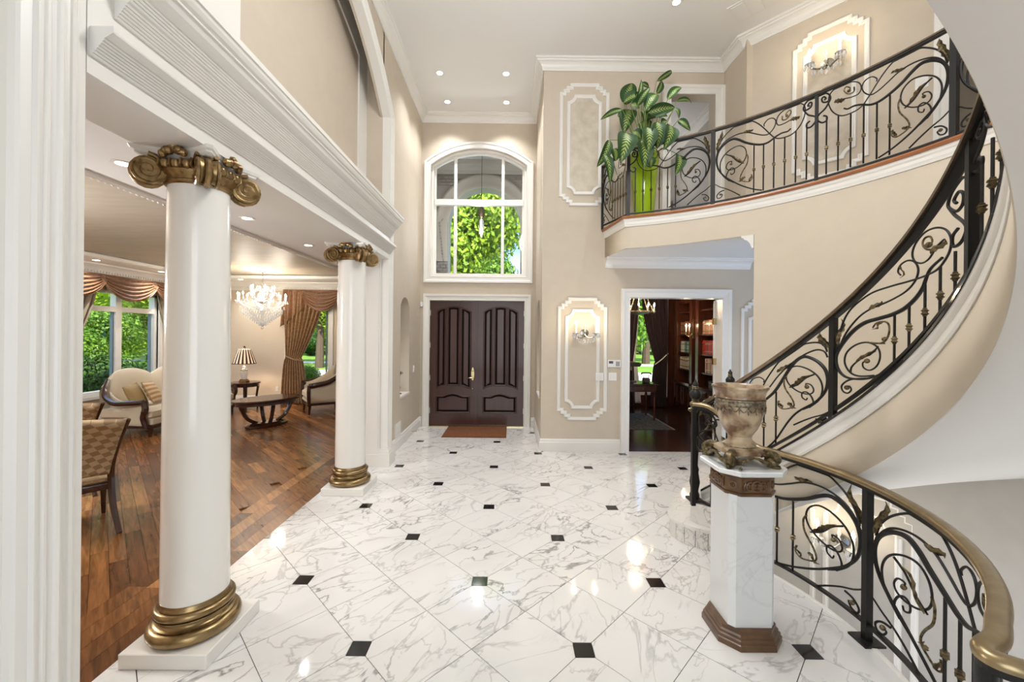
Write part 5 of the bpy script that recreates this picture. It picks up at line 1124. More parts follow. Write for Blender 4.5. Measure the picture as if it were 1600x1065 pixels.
# coffee table
ct = thing('coffee_table', 'oval dark wood coffee table with curved legs', 'coffee table', (-4.52, 7.62, 0), 1.02)
MB().lathe([(.01, .475), (.56, .475), (.585, .485), (.60, .50), (.60, .515), (.59, .525), (.01, .525)], 48, sy=.62).build('top', 'mahog', ct, world=False, label='polished veneer oval top')
MB().lathe([(.50, .425), (.53, .425), (.53, .478), (.50, .478)], 48, sy=.6).build('apron', 'mahog', ct, world=False)
for a in (0, pi / 2, pi, 3 * pi / 2):
    ex, ey = cos(a), sin(a) * .5; r0, r1 = (.46, .18) if abs(ex) > .5 else (.42, .2)
    MB().tube(spl([(ex * r0, ey * r0, .45), (ex * (r0 - .02), ey * (r0 - .02), .36), (ex * (r0 - .12), ey * (r0 - .12), .18), (ex * r1, ey * r1, .08)], 6), .033, 6).build('leg', 'mahog', ct, world=False)
MB().lathe([(.01, .0), (.36, .0), (.38, .015), (.38, .05), (.34, .065), (.30, .085), (.01, .085)], 40, sy=.5).build('base', 'mahog', ct, world=False)
# side table + lamp
stb = thing('side_table', 'round dark wood side table under the striped lamp', 'side table', (-6.02, 9.3, 0))
MB().lathe([(.01, .57), (.29, .57), (.305, .58), (.305, .60), (.295, .61), (.01, .61)], 32).build('top', 'mahog', stb, world=False); MB().lathe([(.24, .51), (.27, .51), (.27, .575), (.24, .575)], 32).build('apron', 'mahog', stb, world=False)
for k in range(4): a = k * pi / 2 + .5; MB().tube([(.25 * cos(a), .25 * sin(a), .54), (.22 * cos(a), .22 * sin(a), .3), (.24 * cos(a), .24 * sin(a), 0)], [.026, .022, .018], 6).build('leg', 'mahog', stb, world=False)
MB().lathe([(.01, .14), (.2, .14), (.2, .16), (.01, .16)], 24).build('shelf', 'mahog', stb, world=False)
lp = thing('table_lamp', 'crystal table lamp with brown striped pleated shade', 'lamp', (-6.05, 9.3, .61))
MB().cbox((0, 0, .02), (.17, .13, .04), .006).build('base', 'bronzebase', lp, world=False, smooth=False); MB().cbox((0, 0, .05), (.13, .10, .02)).build('base_step', 'mahog', lp, world=False, smooth=False)
MB().lathe([(.055, .06), (.06, .07), (.075, .16), (.082, .24), (.07, .27), (.03, .29)], 8).build('body', 'crystal', lp, world=False, smooth=False, label='clear crystal body'); MB().lathe([(.06, .245), (.078, .25), (.07, .275), (.02, .285)], 8).build('band', 'plategrey', lp, world=False)
MB().lathe([(.02, .285), (.045, .30), (.02, .32), (.04, .345), (.012, .36), (.010, .44)], 12).build('neck', 'crystal', lp, world=False)
for k in range(36):
    a0, a1 = 2 * pi * k / 36, 2 * pi * (k + 1) / 36; o = .004 * (k % 2)
    MB().add([((.235 + o) * cos(a0), (.235 + o) * sin(a0), .42), ((.235 + o) * cos(a1), (.235 + o) * sin(a1), .42), ((.125 + o) * cos(a1), (.125 + o) * sin(a1), .74), ((.125 + o) * cos(a0), (.125 + o) * sin(a0), .74)], [(0, 1, 2, 3)]).build('shade_pleat', 'mahog' if k % 2 else 'shadecream', lp, world=False, solid=.003, smooth=False)
MB().lathe([(.23, .412), (.242, .412), (.242, .428), (.23, .428)], 36).build('shade_trim', 'mahog', lp, world=False); MB().lathe([(.002, .74), (.02, .76), (.028, .785), (.02, .81), (.002, .82)], 10).build('finial', 'mahog', lp, world=False)
light('POINT', 'table_lamp_bulb', (-6.05, 9.3, 1.17), 18, (1, .83, .6), .05)
# chandelier
CH = (-5.1, 8.4, 0)
ch = thing('chandelier', 'large crystal candle chandelier in the living room', 'chandelier', (CH[0], CH[1], 1.83))
zt = LZ + .05 - 1.83
MB().lathe([(.02, zt - .06), (.03, zt - .05), (.06, zt - .01), (.06, zt)], 16).build('canopy', 'silver', ch, world=False)
for k in range(7): z = zt - .06 - k * .045; MB().tube([(.012 * cos(a) if k % 2 else 0, 0 if k % 2 else .012 * cos(a), z - .025 + .028 * sin(a)) for a in [2 * pi * i / 10 for i in range(10)]], .003, 5, closed=True).build('chain_link', 'silver', ch, world=False)
MB().lathe([(.003, .02), (.03, .05), (.05, .10), (.03, .14), (.02, .25), (.045, .32), (.06, .36), (.03, .42), (.018, .50), (.04, .58), (.025, .66), (.07, .74), (.02, .77), (.012, .80)], 14).build('column', 'crystal', ch, world=False)
MB().lathe([(.03, .50), (.10, .53), (.105, .54), (.03, .545)], 16).build('bowl', 'silver', ch, world=False)
cd = MB(); rc = random.Random(2)
for tier, (n, R_, z_, dz) in enumerate(((12, .43, .56, 0), (6, .22, .72, 0))):
    for k in range(n):
        a = 2 * pi * k / n + .2; c_, s_ = cos(a), sin(a)
        ar = MB().tube(spl([(.03 * c_, .03 * s_, z_ - .08), (R_ * .4 * c_, R_ * .4 * s_, z_ - .14), (R_ * .8 * c_, R_ * .8 * s_, z_ - .10), (R_ * c_, R_ * s_, z_)], 4), .009, 6).build('arm', 'crystal', ch, world=False)
        MB().lathe([(.005, -.012), (.042, 0), (.046, .006), (.008, .006)], 10, (R_ * c_, R_ * s_, z_)).build('drip_pan', 'crystal', ar, world=False)
        MB().lathe([(.011, 0), (.011, .095), (.006, .098)], 8, (R_ * c_, R_ * s_, z_)).build('candle', 'candle', ar, world=False)
        MB().lathe([(.002, .095), (.011, .11), (.014, .122), (.008, .142), (.001, .16)], 8, (R_ * c_, R_ * s_, z_)).build('bulb', 'flame', ar, world=False)
        for q in range(6): b = q * pi / 3; drop(cd, (R_ * c_ + .044 * cos(b), R_ * s_ + .044 * sin(b), z_ - .004), .055, .010)
        for q in range(5): f_ = .25 + q * .17; drop(cd, (R_ * f_ * c_, R_ * f_ * s_, z_ - .13 - .02 * sin(q)), rc.uniform(.05, .08), .011)
for ring in range(9):
    R_ = .36 - ring * .037; z_ = .36 - ring * .03; n = int(46 - ring * 3.8)
    for k in range(n): a = 2 * pi * k / n + ring * .3; drop(cd, (R_ * cos(a), R_ * sin(a), z_ + .03 * sin(6 * a)), .055, .012)
for k in range(8):
    a = k * pi / 4
    MB().tube(spl([(.03 * cos(a), .03 * sin(a), .82), (.10 * cos(a), .10 * sin(a), .86), (.13 * cos(a), .13 * sin(a), .78), (.20 * cos(a), .20 * sin(a), .72)], 4), .006, 5).build('scroll_arm', 'crystal', ch, world=False)
    for q in range(4): drop(cd, ((.06 + q * .035) * cos(a), (.06 + q * .035) * sin(a), .82 - q * .01), .05, .009)
cd.build('crystal_drops', 'crystal', ch, world=False, kind='stuff'); MB().ball((0, 0, .0), .028, 10, 6).build('bottom_ball', 'crystal', ch, world=False)
for k in range(3): light('POINT', 'chandelier_glow', (CH[0] + .36 * cos(k * 2.1), CH[1] + .36 * sin(k * 2.1), 2.50), 15, (1, .90, .76), .12)
tag(MB().lathe([(.01, -.02), (.05, -.03), (.10, -.02), (.28, -.012), (.30, -.02), (.36, -.02), (.38, 0), (.01, 0)], 48, (CH[0], CH[1], LZ + .055)).build('ceiling_medallion', 'white'), 'round white plaster medallion above the chandelier', 'medallion')
# sofa
so = thing('sofa', 'cream upholstered sofa with curved mahogany arms under the window', 'sofa', (-6.4, 7.6, 0))
def sback(u, v):
    y = 6.98 + 1.84 * u; hump = .93 + .14 * abs(sin(2 * pi * u * .98 + .05)) ** .7 - .16 * max(0, .12 - u) / .12 - .16 * max(0, u - .88) / .12
    ang = v * 2 * pi; zc = .25 + (hump - .25) * .5; hz = (hump - .25) * .5; cx = -6.83 - .12 * (sin(ang) * .5 + .5); return V((cx + .10 * cos(ang), y, zc + hz * sin(ang)))
MB().grid(sback, 40, 20).build('backrest', 'cream', so, ang=180)
for i, (y0, y1) in enumerate(((6.68, 7.72), (7.74, 8.72))):
    MB().cbox((-6.30, (y0 + y1) / 2, .38), (.86, y1 - y0, .15), .03).build('seat_cushion', 'cream', so)
MB().cbox((-6.30, 7.72, .25), (.85, 2.0, .12), .02).build('seat_base', 'cream', so); MB().cbox((-6.30, 7.72, .17), (.87, 2.04, .06), .01).build('rail', 'mahog', so)
for yy, sg in ((6.62, 1), (8.78, -1)):
    MB().tube(spl([(-6.90, yy + sg * .40, .90), (-6.82, yy + sg * .26, .74), (-6.66, yy + sg * .12, .63), (-6.40, yy + sg * .0, .565), (-6.12, yy - sg * .04, .575), (-5.93, yy, .585)], 6), [.03 + .018 * i / 30 for i in range(31)], 8).build('arm', 'mahog', so, label='curved mahogany arm')
    MB().tube(spl([(-5.93, yy, .60), (-5.90, yy, .48), (-5.94, yy, .34), (-5.90, yy + sg * .02, .17)], 5), [.048] * 8 + [.04] * 8, 8).build('arm_post', 'mahog', so)
    MB().grid(lambda u, v, yy=yy, sg=sg: V((-6.85 + .88 * u, yy + sg * .02 + sg * .36 * (1 - u) ** 2 + sg * .03 * sin(v * 3), .2 + (.36 + .14 * (1 - u) ** 2) * v)), 8, 6).build('arm_panel', 'cream', so, solid=.03, ang=180)
for x in (-5.92, -6.78):
    for y in (6.74 if x > -6 else 6.95, 7.68, 8.7): MB().tube([(x, y, .16), (x, y, .08), (x, y, 0)], [.04, .03, .02], 4).build('leg', 'mahog', so, smooth=False)
def cushion(loc, rot, size, mt, label, stripe=None):
    t = thing('cushion', label, 'cushion', loc)
    def g(u, v, sg): a, b = 2 * u - 1, 2 * v - 1; f_ = (1 - a * a) ** .45 * (1 - b * b) ** .45 if abs(a) < 1 and abs(b) < 1 else 0; return V((a * size * .5 * (1 - .06 * (1 - b * b)), b * size * .5 * (1 - .06 * (1 - a * a)), sg * .075 * f_))
    M_ = Matrix.Rotation(rot[2], 4, 'Z') @ Matrix.Rotation(rot[1], 4, 'Y') @ Matrix.Rotation(rot[0], 4, 'X')
    for sg, nm in ((1, 'front_face'), (-1, 'back_face')): MB().grid(lambda u, v: M_ @ g(u, v, sg), 12, 12).build(nm, mt, t, world=False, ang=180)
    MB().tube([M_ @ V((size * .5 * a * .97, size * .5 * b * .97, 0)) for a, b in ((-1, -1), (0, -.94), (1, -1), (.94, 0), (1, 1), (0, .94), (-1, 1), (-.94, 0))], .008, 6, closed=True).build('piping', 'goldcush' if not stripe else 'copper', t, world=False)
cushion((-6.38, 6.98, .64), (.2, 1.15, .5), .42, 'goldcush', 'gold satin cushion at the near end of the sofa')
cushion((-6.36, 7.28, .66), (-.15, 1.1, .25), .42, 'stripe', 'striped cream and gold cushion leaning on the sofa back')
# armchair
ac = thing('armchair', 'cream armchair with sweeping dark wood arms by the window', 'armchair', (-4.18, 9.12, 0), -.95); ac.scale = (1.12, 1.12, 1.12)
MB().cbox((0, -.02, .36), (.62, .62, .17), .045).build('seat_cushion', 'cream', ac, world=False); MB().cbox((0, 0, .25), (.64, .64, .08), .02).build('seat_base', 'cream', ac, world=False); MB().cbox((0, 0, .19), (.66, .66, .05), .01).build('rail', 'mahog', ac, world=False)
MB().grid(lambda u, v: V((-.30 + .60 * u, .30 + .10 * v + .10 * (1 - (2 * u - 1) ** 2) * 1 + .0, .25 + (.80 - .10 * (2 * u - 1) ** 4) * v)), 14, 10).build('backrest', 'cream', ac, world=False, solid=.10, ang=180)
for sg in (-1, 1):
    MB().tube(spl([(sg * .34, .36, .92), (sg * .38, .25, .76), (sg * .40, .05, .62), (sg * .38, -.20, .56), (sg * .35, -.30, .54)], 6), [.03 + .012 * i / 24 for i in range(25)], 8, sx=1.3).build('arm', 'mahog', ac, world=False, label='sweeping mahogany arm')
    MB().tube(spl([(sg * .35, -.30, .56), (sg * .35, -.31, .42), (sg * .33, -.29, .2)], 5), .035, 8).build('arm_post', 'mahog', ac, world=False)
    MB().grid(lambda u, v, sg=sg: V((sg * .345, -.28 + .6 * u, .22 + (.34 + .36 * u * u) * v)), 8, 6).build('arm_panel', 'cream', ac, world=False, solid=.03, ang=180)
    for y in (-.28, .30): MB().tube([(sg * .29, y, .17), (sg * .29, y * 1.03, .0)], [.036, .02], 4).build('leg', 'mahog', ac, world=False, smooth=False)
# dining-style chairs
def chair(loc, rz, label):
    t = thing('dining_chair', label, 'chair', loc, rz, group='checked chairs near the pilaster')
    MB().cbox((0, 0, .445), (.50, .50, .075), .025).build('seat', 'check2', t, world=False); MB().cbox((0, 0, .385), (.52, .52, .055), .006).build('seat_rail', 'mahog', t, world=False, smooth=False)
    def bk(u, v, o=0): w_ = .22 + .085 * v; s = 2 * u - 1; return V((s * w_, .255 + .16 * v * v - .05 * s * s * (v * .6 + .2) * -1 + o, .50 + .50 * v + .04 * v * (s * s) * 0 + .03 * v * s))
    MB().grid(bk, 14, 14).build('backrest', 'check', t, world=False, solid=.05, ang=180)
    for sg in (-1, 1):
        P = spl([(sg * .325, .435, 1.01 + .03 * sg), (sg * .275, .34, .80), (sg * .235, .275, .58), (sg * .235, .255, .42), (sg * .245, .29, .22), (sg * .275, .40, 0)], 5)
        MB().tube(P, [.016 + .012 * min(1, i / 12) - .006 * max(0, (i - 18) / 7) for i in range(len(P))], 6).build('rear_leg', 'mahog', t, world=False)
        MB().tube(spl([(sg * .225, -.225, .40), (sg * .225, -.23, .2), (sg * .23, -.25, 0)], 4), [.026, .026, .025, .024, .023, .021, .02, .018, .016], 6).build('front_leg', 'mahog', t, world=False)
    return t
chair((-3.85, 3.59, 0), -2.278, 'checked gold upholstered chair nearest the left pilaster')
chair((-4.85, 4.37, 0), -2.278, 'checked gold upholstered chair behind the nearer one')
plate('wall_outlet', 'white outlet on tan wall beside the side table', 'outlet', (-5.72, LY, .36), .07, .115, 1)

# ================================================================== LIBRARY
lf_ = st(MB().box(.72, 6.2, YF + .2, 10.2, -.05, -.004).build('floor_library', 'libplank', smooth=False), 'dark stained plank floor of the library', 'floor')
r = random.Random(9)
for i in range(26):
    x = 1.6 + i * .11; y = YF + .005 + r.random() * .4 - .4
    while y < 10:
        L_ = r.uniform(.8, 1.6); y0 = max(y, YF + .005); y1 = min(y + L_, 10.05)
        if y1 > y0 + .01: MB().box(x + .001, x + .109, y0 + .001, y1 - .001, -.004, .002).build('plank', 'libplank', lf_, smooth=False)
        y += L_
st(slab('wall_library_back', 'libwood', rect(.7, 6.2, 0, 3.0), [rect(2.55, 3.75, .35, 2.7)], .2, frameY(10.15)), 'dark panelled library window wall', 'wall')
st(MB().box(4.36, 4.5, YF + .2, 10.1, 0, 3.0).build('wall_library_right', 'libwood', smooth=False), 'dark library wall behind the bookcases', 'wall')
st(MB().box(.72, .85, 7.93, 10.1, 0, 3.0).build('wall_library_left', 'libwood', smooth=False), 'dark library left wall', 'wall')
st(MB().box(.6, 4.5, YF + .2, 10.1, 2.75, 2.85).build('ceiling_library', 'libwood', smooth=False), 'dark wood library ceiling', 'ceiling')
rwin('window_4', 'library window between dark drapes', 'Y', 10.05, 2.55, 3.75, .35, 2.7, [3.02], None)
fLb = lambda s, z, o: V((s, 9.97 - o, z))
c1 = thing('curtain', 'dark brown velvet drape tied back, left in library', 'curtain', (2.4, 9.95, 0)); drape(fLb, (2.2, 3.12), (2.55, 2.98), (2.5, 3.05), 2.7, 1.12, .02, 6, 'panel', c1, 'velvet'); drape(lambda s, z, o: V((s, 10.0 - o * .5, z)), (2.7, 3.14), (2.85, 3.05), (2.9, 3.22), 2.68, 1.1, .1, 4, 'sheer_lining', c1, 'sheer')
MB().tube([(2.52, 9.84, 1.13), (2.75, 9.80, 1.10), (2.98, 9.84, 1.12)], .014, 6).build('tieback', 'goldcush', c1); MB().lathe([(.002, 1.12), (.02, 1.1), (.018, 1.07), (.03, 1.04), (.034, .92), (.002, .91)], 10, (2.92, 9.78, 0)).build('tassel', 'goldcush', c1)
c2 = thing('curtain', 'dark brown velvet drape tied back, right in library', 'curtain', (3.7, 9.95, 0)); drape(fLb, (3.82, 3.18), (3.82, 3.52), (3.80, 3.42), 2.7, 1.12, .02, 6, 'panel', c2, 'velvet'); drape(lambda s, z, o: V((s, 10.0 - o * .5, z)), (3.85, 3.80), (3.85, 3.72), (3.86, 3.60), 2.68, 1.1, .25, 4, 'sheer_lining', c2, 'sheer')
MB().tube([(3.50, 9.84, 1.05), (3.66, 9.82, 1.18), (3.84, 9.90, 1.32)], .012, 6).build('tieback', 'candle', c2)
# bookcases along the right wall (face at x=3.95)
mat_books = [('bk1', (.36, .14, .07)), ('bk2', (.03, .14, .11)), ('bk3', (.34, .03, .02)), ('bk4', (.40, .33, .24)), ('bk5', (.50, .47, .42)), ('bk6', (.05, .06, .10)), ('bk7', (.20, .09, .05))]
for n_, c_ in mat_books: mat(n_, c_, .5)
ORD = ['first', 'second', 'third', 'fourth', 'fifth', 'sixth', 'seventh', 'eighth', 'ninth', 'tenth', 'eleventh', 'twelfth', 'thirteenth', 'fourteenth', 'fifteenth', 'sixteenth', 'seventeenth', 'eighteenth', 'nineteenth', 'twentieth', 'twenty-first', 'twenty-second', 'twenty-third', 'twenty-fourth', 'twenty-fifth', 'twenty-sixth', 'twenty-seventh', 'twenty-eighth']
def bookcase(y0, y1, label, rows):
    t = thing('bookcase', label, 'bookcase', (4.15, (y0 + y1) / 2, 0))
    MB().box(4.33, 4.36, y0, y1, 0, 2.75).build('back_panel', 'libdark', t, smooth=False)
    for y in (y0, y1 - .10): MB().box(3.95, 4.35, y, y + .10, .08, 2.75).build('upright', 'libwood', t, smooth=False); 
    for y in (y0, y1 - .10): MB().box(3.925, 3.95, y - .01, y + .11, .12, 2.6).build('pilaster', 'libwood', t, smooth=False)
    MB().box(3.88, 4.36, y0 - .02, y1 + .02, 0, .14).build('plinth', 'libwood', t, smooth=False)
    MB().box(3.86, 4.36, y0 - .02, y1 + .02, .66, .71).build('counter', 'libwood', t, smooth=False)
    ym = (y0 + y1) / 2
    for a, b in ((y0 + .1, ym - .01), (ym + .01, y1 - .1)):
        d = MB().box(3.93, 3.955, a, b, .16, .65).build('door', 'libwood', t, smooth=False)
        P = [(3.93, a + .04, .20), (3.93, a + .04, .61), (3.93, b - .04, .61), (3.93, b - .04, .20)]
        MB().mould(P, (-1, 0, 0), [(0, 0), (0, .012), (.015, .016), (.025, 0)], closed=True).build('door_moulding', 'libwood', d, smooth=False); MB().ball((3.915, b - .02 if a < ym - .1 else a + .02, .5), .012).build('knob', 'brass', d)
    for z in (1.00, 1.38, 1.79, 2.3): MB().box(3.97, 4.34, y0 + .1, y1 - .1, z - .03, z).build('shelf', 'libwood', t, smooth=False)
    MB().box(3.93, 3.97, y0 + .1, y1 - .1, 2.48, 2.75).build('valance', 'libwood', t, smooth=False)
    rb = random.Random(int(y0 * 10))
    for z, hh, cols, a, b in rows:
        y = y0 + .11 + (y1 - y0 - .22) * a; ye = y0 + .11 + (y1 - y0 - .22) * b; nb = 0; lst = []
        while y < ye - .02:
            w_ = rb.uniform(.028, .055); h_ = hh * rb.uniform(.92, 1.04)
            nb += 1; shn = {1.79: 'top', 1.38: 'second', 1.0: 'third', .71: 'bottom'}[z]
            bk = thing('book', '%s book from the right on %s book shelf, %s' % (ORD[nb - 1], shn, label.replace('dark wood ', '')), 'book', (4.05, y, z), group='books of ' + label)
            m = rb.choice(cols); MB().box(4.0, 4.2, y + .001, y + w_ - .001, z + .001, z + h_).build('cover', m, bk, smooth=False); MB().box(3.997, 4.0, y + .003, y + w_ - .003, z + h_ * .72, z + h_ * .78).box(3.997, 4.0, y + .003, y + w_ - .003, z + h_ * .2, z + h_ * .24).build('spine_band', 'brass', bk, smooth=False)
            y += w_
    return t
bookcase(8.82, 9.72, 'dark wood bookcase nearer the library drapes', [(1.79, .28, ['bk1', 'bk7'], .0, .92), (1.38, .24, ['bk2', 'bk2', 'bk5'], .04, .95), (1.0, .26, ['bk4', 'bk5', 'bk4'], .04, .95), (.71, .24, ['bk6', 'bk5'], .0, .15)])
bookcase(7.60, 8.62, 'dark wood bookcase nearest the library door', [(1.79, .28, ['bk1', 'bk4', 'bk1'], .0, .95), (1.38, .28, ['bk3', 'bk3', 'bk6'], .05, .95), (1.0, .29, ['bk3', 'bk5', 'bk4'], .05, .78), (.71, .14, ['bk6', 'bk2'], .3, .6)])
for y, lb in ((8.72, 'gilt candle sconce between the two library bookcases'), (7.50, 'gilt candle sconce at the right edge of library bookcase')):
    t = thing('wall_sconce', lb, 'wall sconce', (3.9, y, 1.85))
    MB().box(3.905, 3.925, y - .03, y + .03, 1.70, 2.12).build('back_plate', 'brass', t, smooth=False)
    for sg in (-1, 1):
        a = MB().tube(spl([(3.90, y, 1.80), (3.84, y + sg * .03, 1.74), (3.80, y + sg * .07, 1.78), (3.80, y + sg * .08, 1.84)], 4), .009, 6).build('arm', 'brass', t)
        MB().lathe([(.010, 0), (.010, .10), (.006, .102)], 8, (3.80, y + sg * .08, 1.84)).build('candle', 'candle', a); MB().lathe([(.002, .10), (.013, .115), (.016, .13), (.008, .155), (.001, .175)], 8, (3.80, y + sg * .08, 1.84)).build('bulb', 'flame', a)
    light('POINT', 'library_sconce_lamp', (3.74, y, 1.98), 4, (1, .78, .5), .02)
# library chandelier
t = thing('chandelier', 'gilt candle ring chandelier in the library', 'chandelier', (2.52, 8.0, 2.2))
MB().lathe([(.25, .0), (.29, .0), (.29, .03), (.25, .03)], 32).build('ring', 'brass', t, world=False); MB().lathe([(.002, -.05), (.10, -.03), (.24, .0), (.25, .012), (.002, .012)], 24).build('dish', 'bluesteel', t, world=False)
MB().tube([(0, 0, .05), (0, 0, .55)], .012, 8).build('stem', 'brass', t, world=False)
for k in range(10):
    a = 2 * pi * k / 10; c_, s_ = .30 * cos(a), .30 * sin(a)
    ar = MB().tube([(c_, s_, .01), (c_ * .5, s_ * .5, .30), (0, 0, .50)], .006, 5).build('stay', 'brass', t, world=False)
    MB().lathe([(.005, -.02), (.03, 0), (.03, .01), (.011, .012), (.011, .10), (.005, .102)], 8, (c_, s_, .01)).build('candle', 'candle', ar, world=False); MB().lathe([(.002, .11), (.013, .125), (.016, .14), (.008, .165), (.001, .185)], 8, (c_, s_, .0)).build('bulb', 'flame', ar, world=False)
light('POINT', 'library_chandelier_lamp', (2.5, 8.0, 2.5), 75, (1, .82, .58), .12)
# desk, lamp, telephone, rug, chair
t = thing('writing_desk', 'dark wood writing desk with turned legs in the library', 'desk', (2.5, 8.62, 0))
MB().cbox((2.45, 8.62, .745), (1.2, .66, .035), .008).build('top', 'mahog', t, smooth=False); MB().cbox((2.45, 8.62, .66), (1.1, .56, .13)).build('apron', 'libwood', t, smooth=False)
for x in (2.17, 2.73): d = MB().cbox((x, 8.335, .66), (.42, .015, .09), .004).build('drawer', 'libwood', t, smooth=False); MB().ball((x, 8.32, .66), .013).build('knob', 'brass', d)
for x in (1.93, 2.97):
    for y in (8.36, 8.88): MB().lathe([(.035, .62), (.035, .56), (.02, .53), (.032, .45), (.026, .2), (.016, .1), (.022, .05), (.014, 0)], 10, (x, y, 0)).build('leg', 'libwood', t)
t = thing('desk_lamp', 'black banker style lamp on the writing desk', 'lamp', (2.62, 8.7, .763))
MB().lathe([(.001, 0), (.08, 0), (.08, .015), (.012, .025), (.010, .33), (.001, .34)], 16).build('base', 'plategrey', t, world=False); MB().tube([(-.17, 0, .35), (-.14, 0, .37), (.14, 0, .37), (.17, 0, .35)], [.03, .05, .05, .03], 8).build('shade', 'plategrey', t, world=False)
t = thing('telephone', 'black antique telephone on the writing desk', 'telephone', (2.86, 8.55, .763))
MB().cbox((0, 0, .05), (.14, .12, .10), .015).build('body', 'plategrey', t, world=False); MB().tube([(-.05, 0, .1), (-.05, 0, .17), (.05, 0, .17), (.05, 0, .1)], .008, 6).build('cradle', 'brass', t, world=False); MB().tube(spl([(-.10, 0, .17), (-.08, 0, .20), (.08, 0, .20), (.10, 0, .17)], 4), .016, 8).build('handset', 'plategrey', t, world=False)
t = thing('rug', 'grey patterned rug on the library floor', 'rug', (2.3, 8.2, .002)); MB().cbox((2.05, 8.35, .007), (2.0, 1.55, .01), .002).build('pile', 'rug', t, smooth=False); MB().box(3.05, 3.09, 7.58, 9.12, .002, .008).build('fringe', 'linen', t, smooth=False)
t = thing('desk_chair', 'dark swivel chair partly hidden behind library door casing', 'chair', (2.0, 9.2, 0))
MB().cbox((2.0, 9.2, .46), (.5, .5, .1), .03).build('seat', 'velvet', t); MB().cbox((2.0, 9.44, .78), (.5, .09, .5), .03).build('backrest', 'velvet', t); MB().tube([(2.0, 9.2, .1), (2.0, 9.2, .42)], .03, 8).build('column', 'plategrey', t)
for k in range(5): a = k * 1.2566; MB().tube([(2.0, 9.2, .1), (2.0 + .28 * cos(a), 9.2 + .28 * sin(a), .04)], .02, 6).build('leg', 'plategrey', t)

uc = thing('curtain', 'dark drape in the dim room behind the gallery plant', 'curtain', (3.1, 8.8, 3.34)); drape(lambda s, z, o: V((s, 8.9 - o, z)), (2.95, 3.4), (3.0, 3.38), (2.95, 3.4), 4.75, 4.0, 3.34, 5, 'panel', uc, 'velvet')
# ================================================================== PORCH AND OUTDOORS
PY = 9.9
pa = sthing('wall_porch_front', 'brick porch front with round stone arch seen through the window', 'wall', (-.65, PY, 0))
slab('brick_face', 'mortar', rect(-2.2, 1.2, 0, 6.0), [[(-1.53, .0), (.23, .0)] + arcpts(-.65, 4.43, .88, 0, pi, 24)], .4, frameY(PY + .22), pa)
MB().mould([(-1.53, PY + .02, 3.5), (-1.53, PY + .02, 4.43)] + [(a, PY + .02, b) for a, b in reversed(arcpts(-.65, 4.43, .88, 0, pi, 24))] + [(.23, PY + .02, 4.43), (.23, PY + .02, 3.5)], (0, -1, 0), [(0, 0), (0, .03), (.06, .045), (.1, .03), (.2, .04), (.26, .07), (.3, .06), (.3, 0)]).build('arch_moulding', 'stone', pa)
sb_ = {}
for row in range(26):
    z = 2.75 + row * .075
    for k in range(3):
        x = -1.80 + k * .14 + (.07 if row % 2 else 0) - .05; x0, x1 = max(x, -1.80), min(x + .13, -1.535)
        if x1 - x0 > .02 and z < 4.5: MB().box(x0, x1, PY - .012, PY + .02, z, z + .064).build('brick', 'brick', pa, smooth=False)
for row in range(8):
    for k in range(22):
        z = 5.35 + row * .075; x = -1.8 + k * .14 + (.07 if row % 2 else 0)
        if x < 1.0 and (x + .65) ** 2 + (z - 4.43) ** 2 > 1.25 ** 2 and z < 5.55: MB().box(x, x + .13, PY - .012, PY + .02, z, z + .064).build('brick', 'brick', pa, smooth=False)
MB().mould([(1.2, PY, 5.9), (-1.8, PY, 5.9)], (0, 0, 1), [(0, 0), (0, -.28), (.03, -.28), (.05, -.2), (.12, -.12), (.2, -.1), (.22, 0)]).build('cornice', 'stone', pa, smooth=False)
st(MB().box(-2, 1.2, 7.93, PY + .4, 5.9, 6.0).build('ceiling_porch', 'ceil', smooth=False), 'pale porch ceiling outside the arched window', 'ceiling')
st(MB().box(.71, .9, 7.93, PY + .1, 0, 5.9).build('wall_porch_right', 'brick', smooth=False), 'brick right side wall of entry porch', 'wall')
lt = thing('porch_lantern', 'hanging bronze porch lantern outside the arched window', 'lantern', (-.66, 9.0, 4.1))
MB().tube([(0, 0, .45), (0, 0, 1.8)], .006, 6).build('chain', 'irongold', lt, world=False); MB().lathe([(.002, .48), (.05, .44), (.07, .38), (.07, .28), (.04, .22), (.02, .20)], 6).build('cap', 'irongold', lt, world=False, smooth=False); MB().lathe([(.02, .2), (.05, .16), (.045, -.1), (.02, -.16), (.002, -.2)], 6).build('cage', 'crystal', lt, world=False, smooth=False)
for k in range(6): a = k * pi / 3; MB().tube([(.055 * cos(a), .055 * sin(a), .2), (.05 * cos(a), .05 * sin(a), -.1), (.01 * cos(a), .01 * sin(a), -.22)], .004, 5).build('bar', 'irongold', lt, world=False)
gr = tag(MB().box(-90, 90, 10.3, 120, -.42, -.32).build('lawn', 'grassm', smooth=False), 'mown green front lawn outside the windows', 'lawn', kind='structure')
tag(MB().box(-90, LX - .25, -40, 10.3, -.42, -.32).build('lawn', 'grassm', smooth=False), 'mown green side lawn outside the double window', 'lawn', kind='structure')
tag(MB().box(-90, 90, 17, 22.5, -.32, -.30).build('road', 'road', smooth=False), 'pale concrete drive crossing the lawn', 'road', kind='structure')
tag(MB().box(-90, 90, 27.5, 29, -.32, -.30).build('sidewalk', 'road', smooth=False), 'narrow pale sidewalk beyond the drive', 'sidewalk', kind='structure')
tag(MB().box(-30, -12, -20, 60, -.32, -.302).build('side_drive', 'road', smooth=False), 'pale side drive beyond the double window', 'road', kind='structure') if False else None
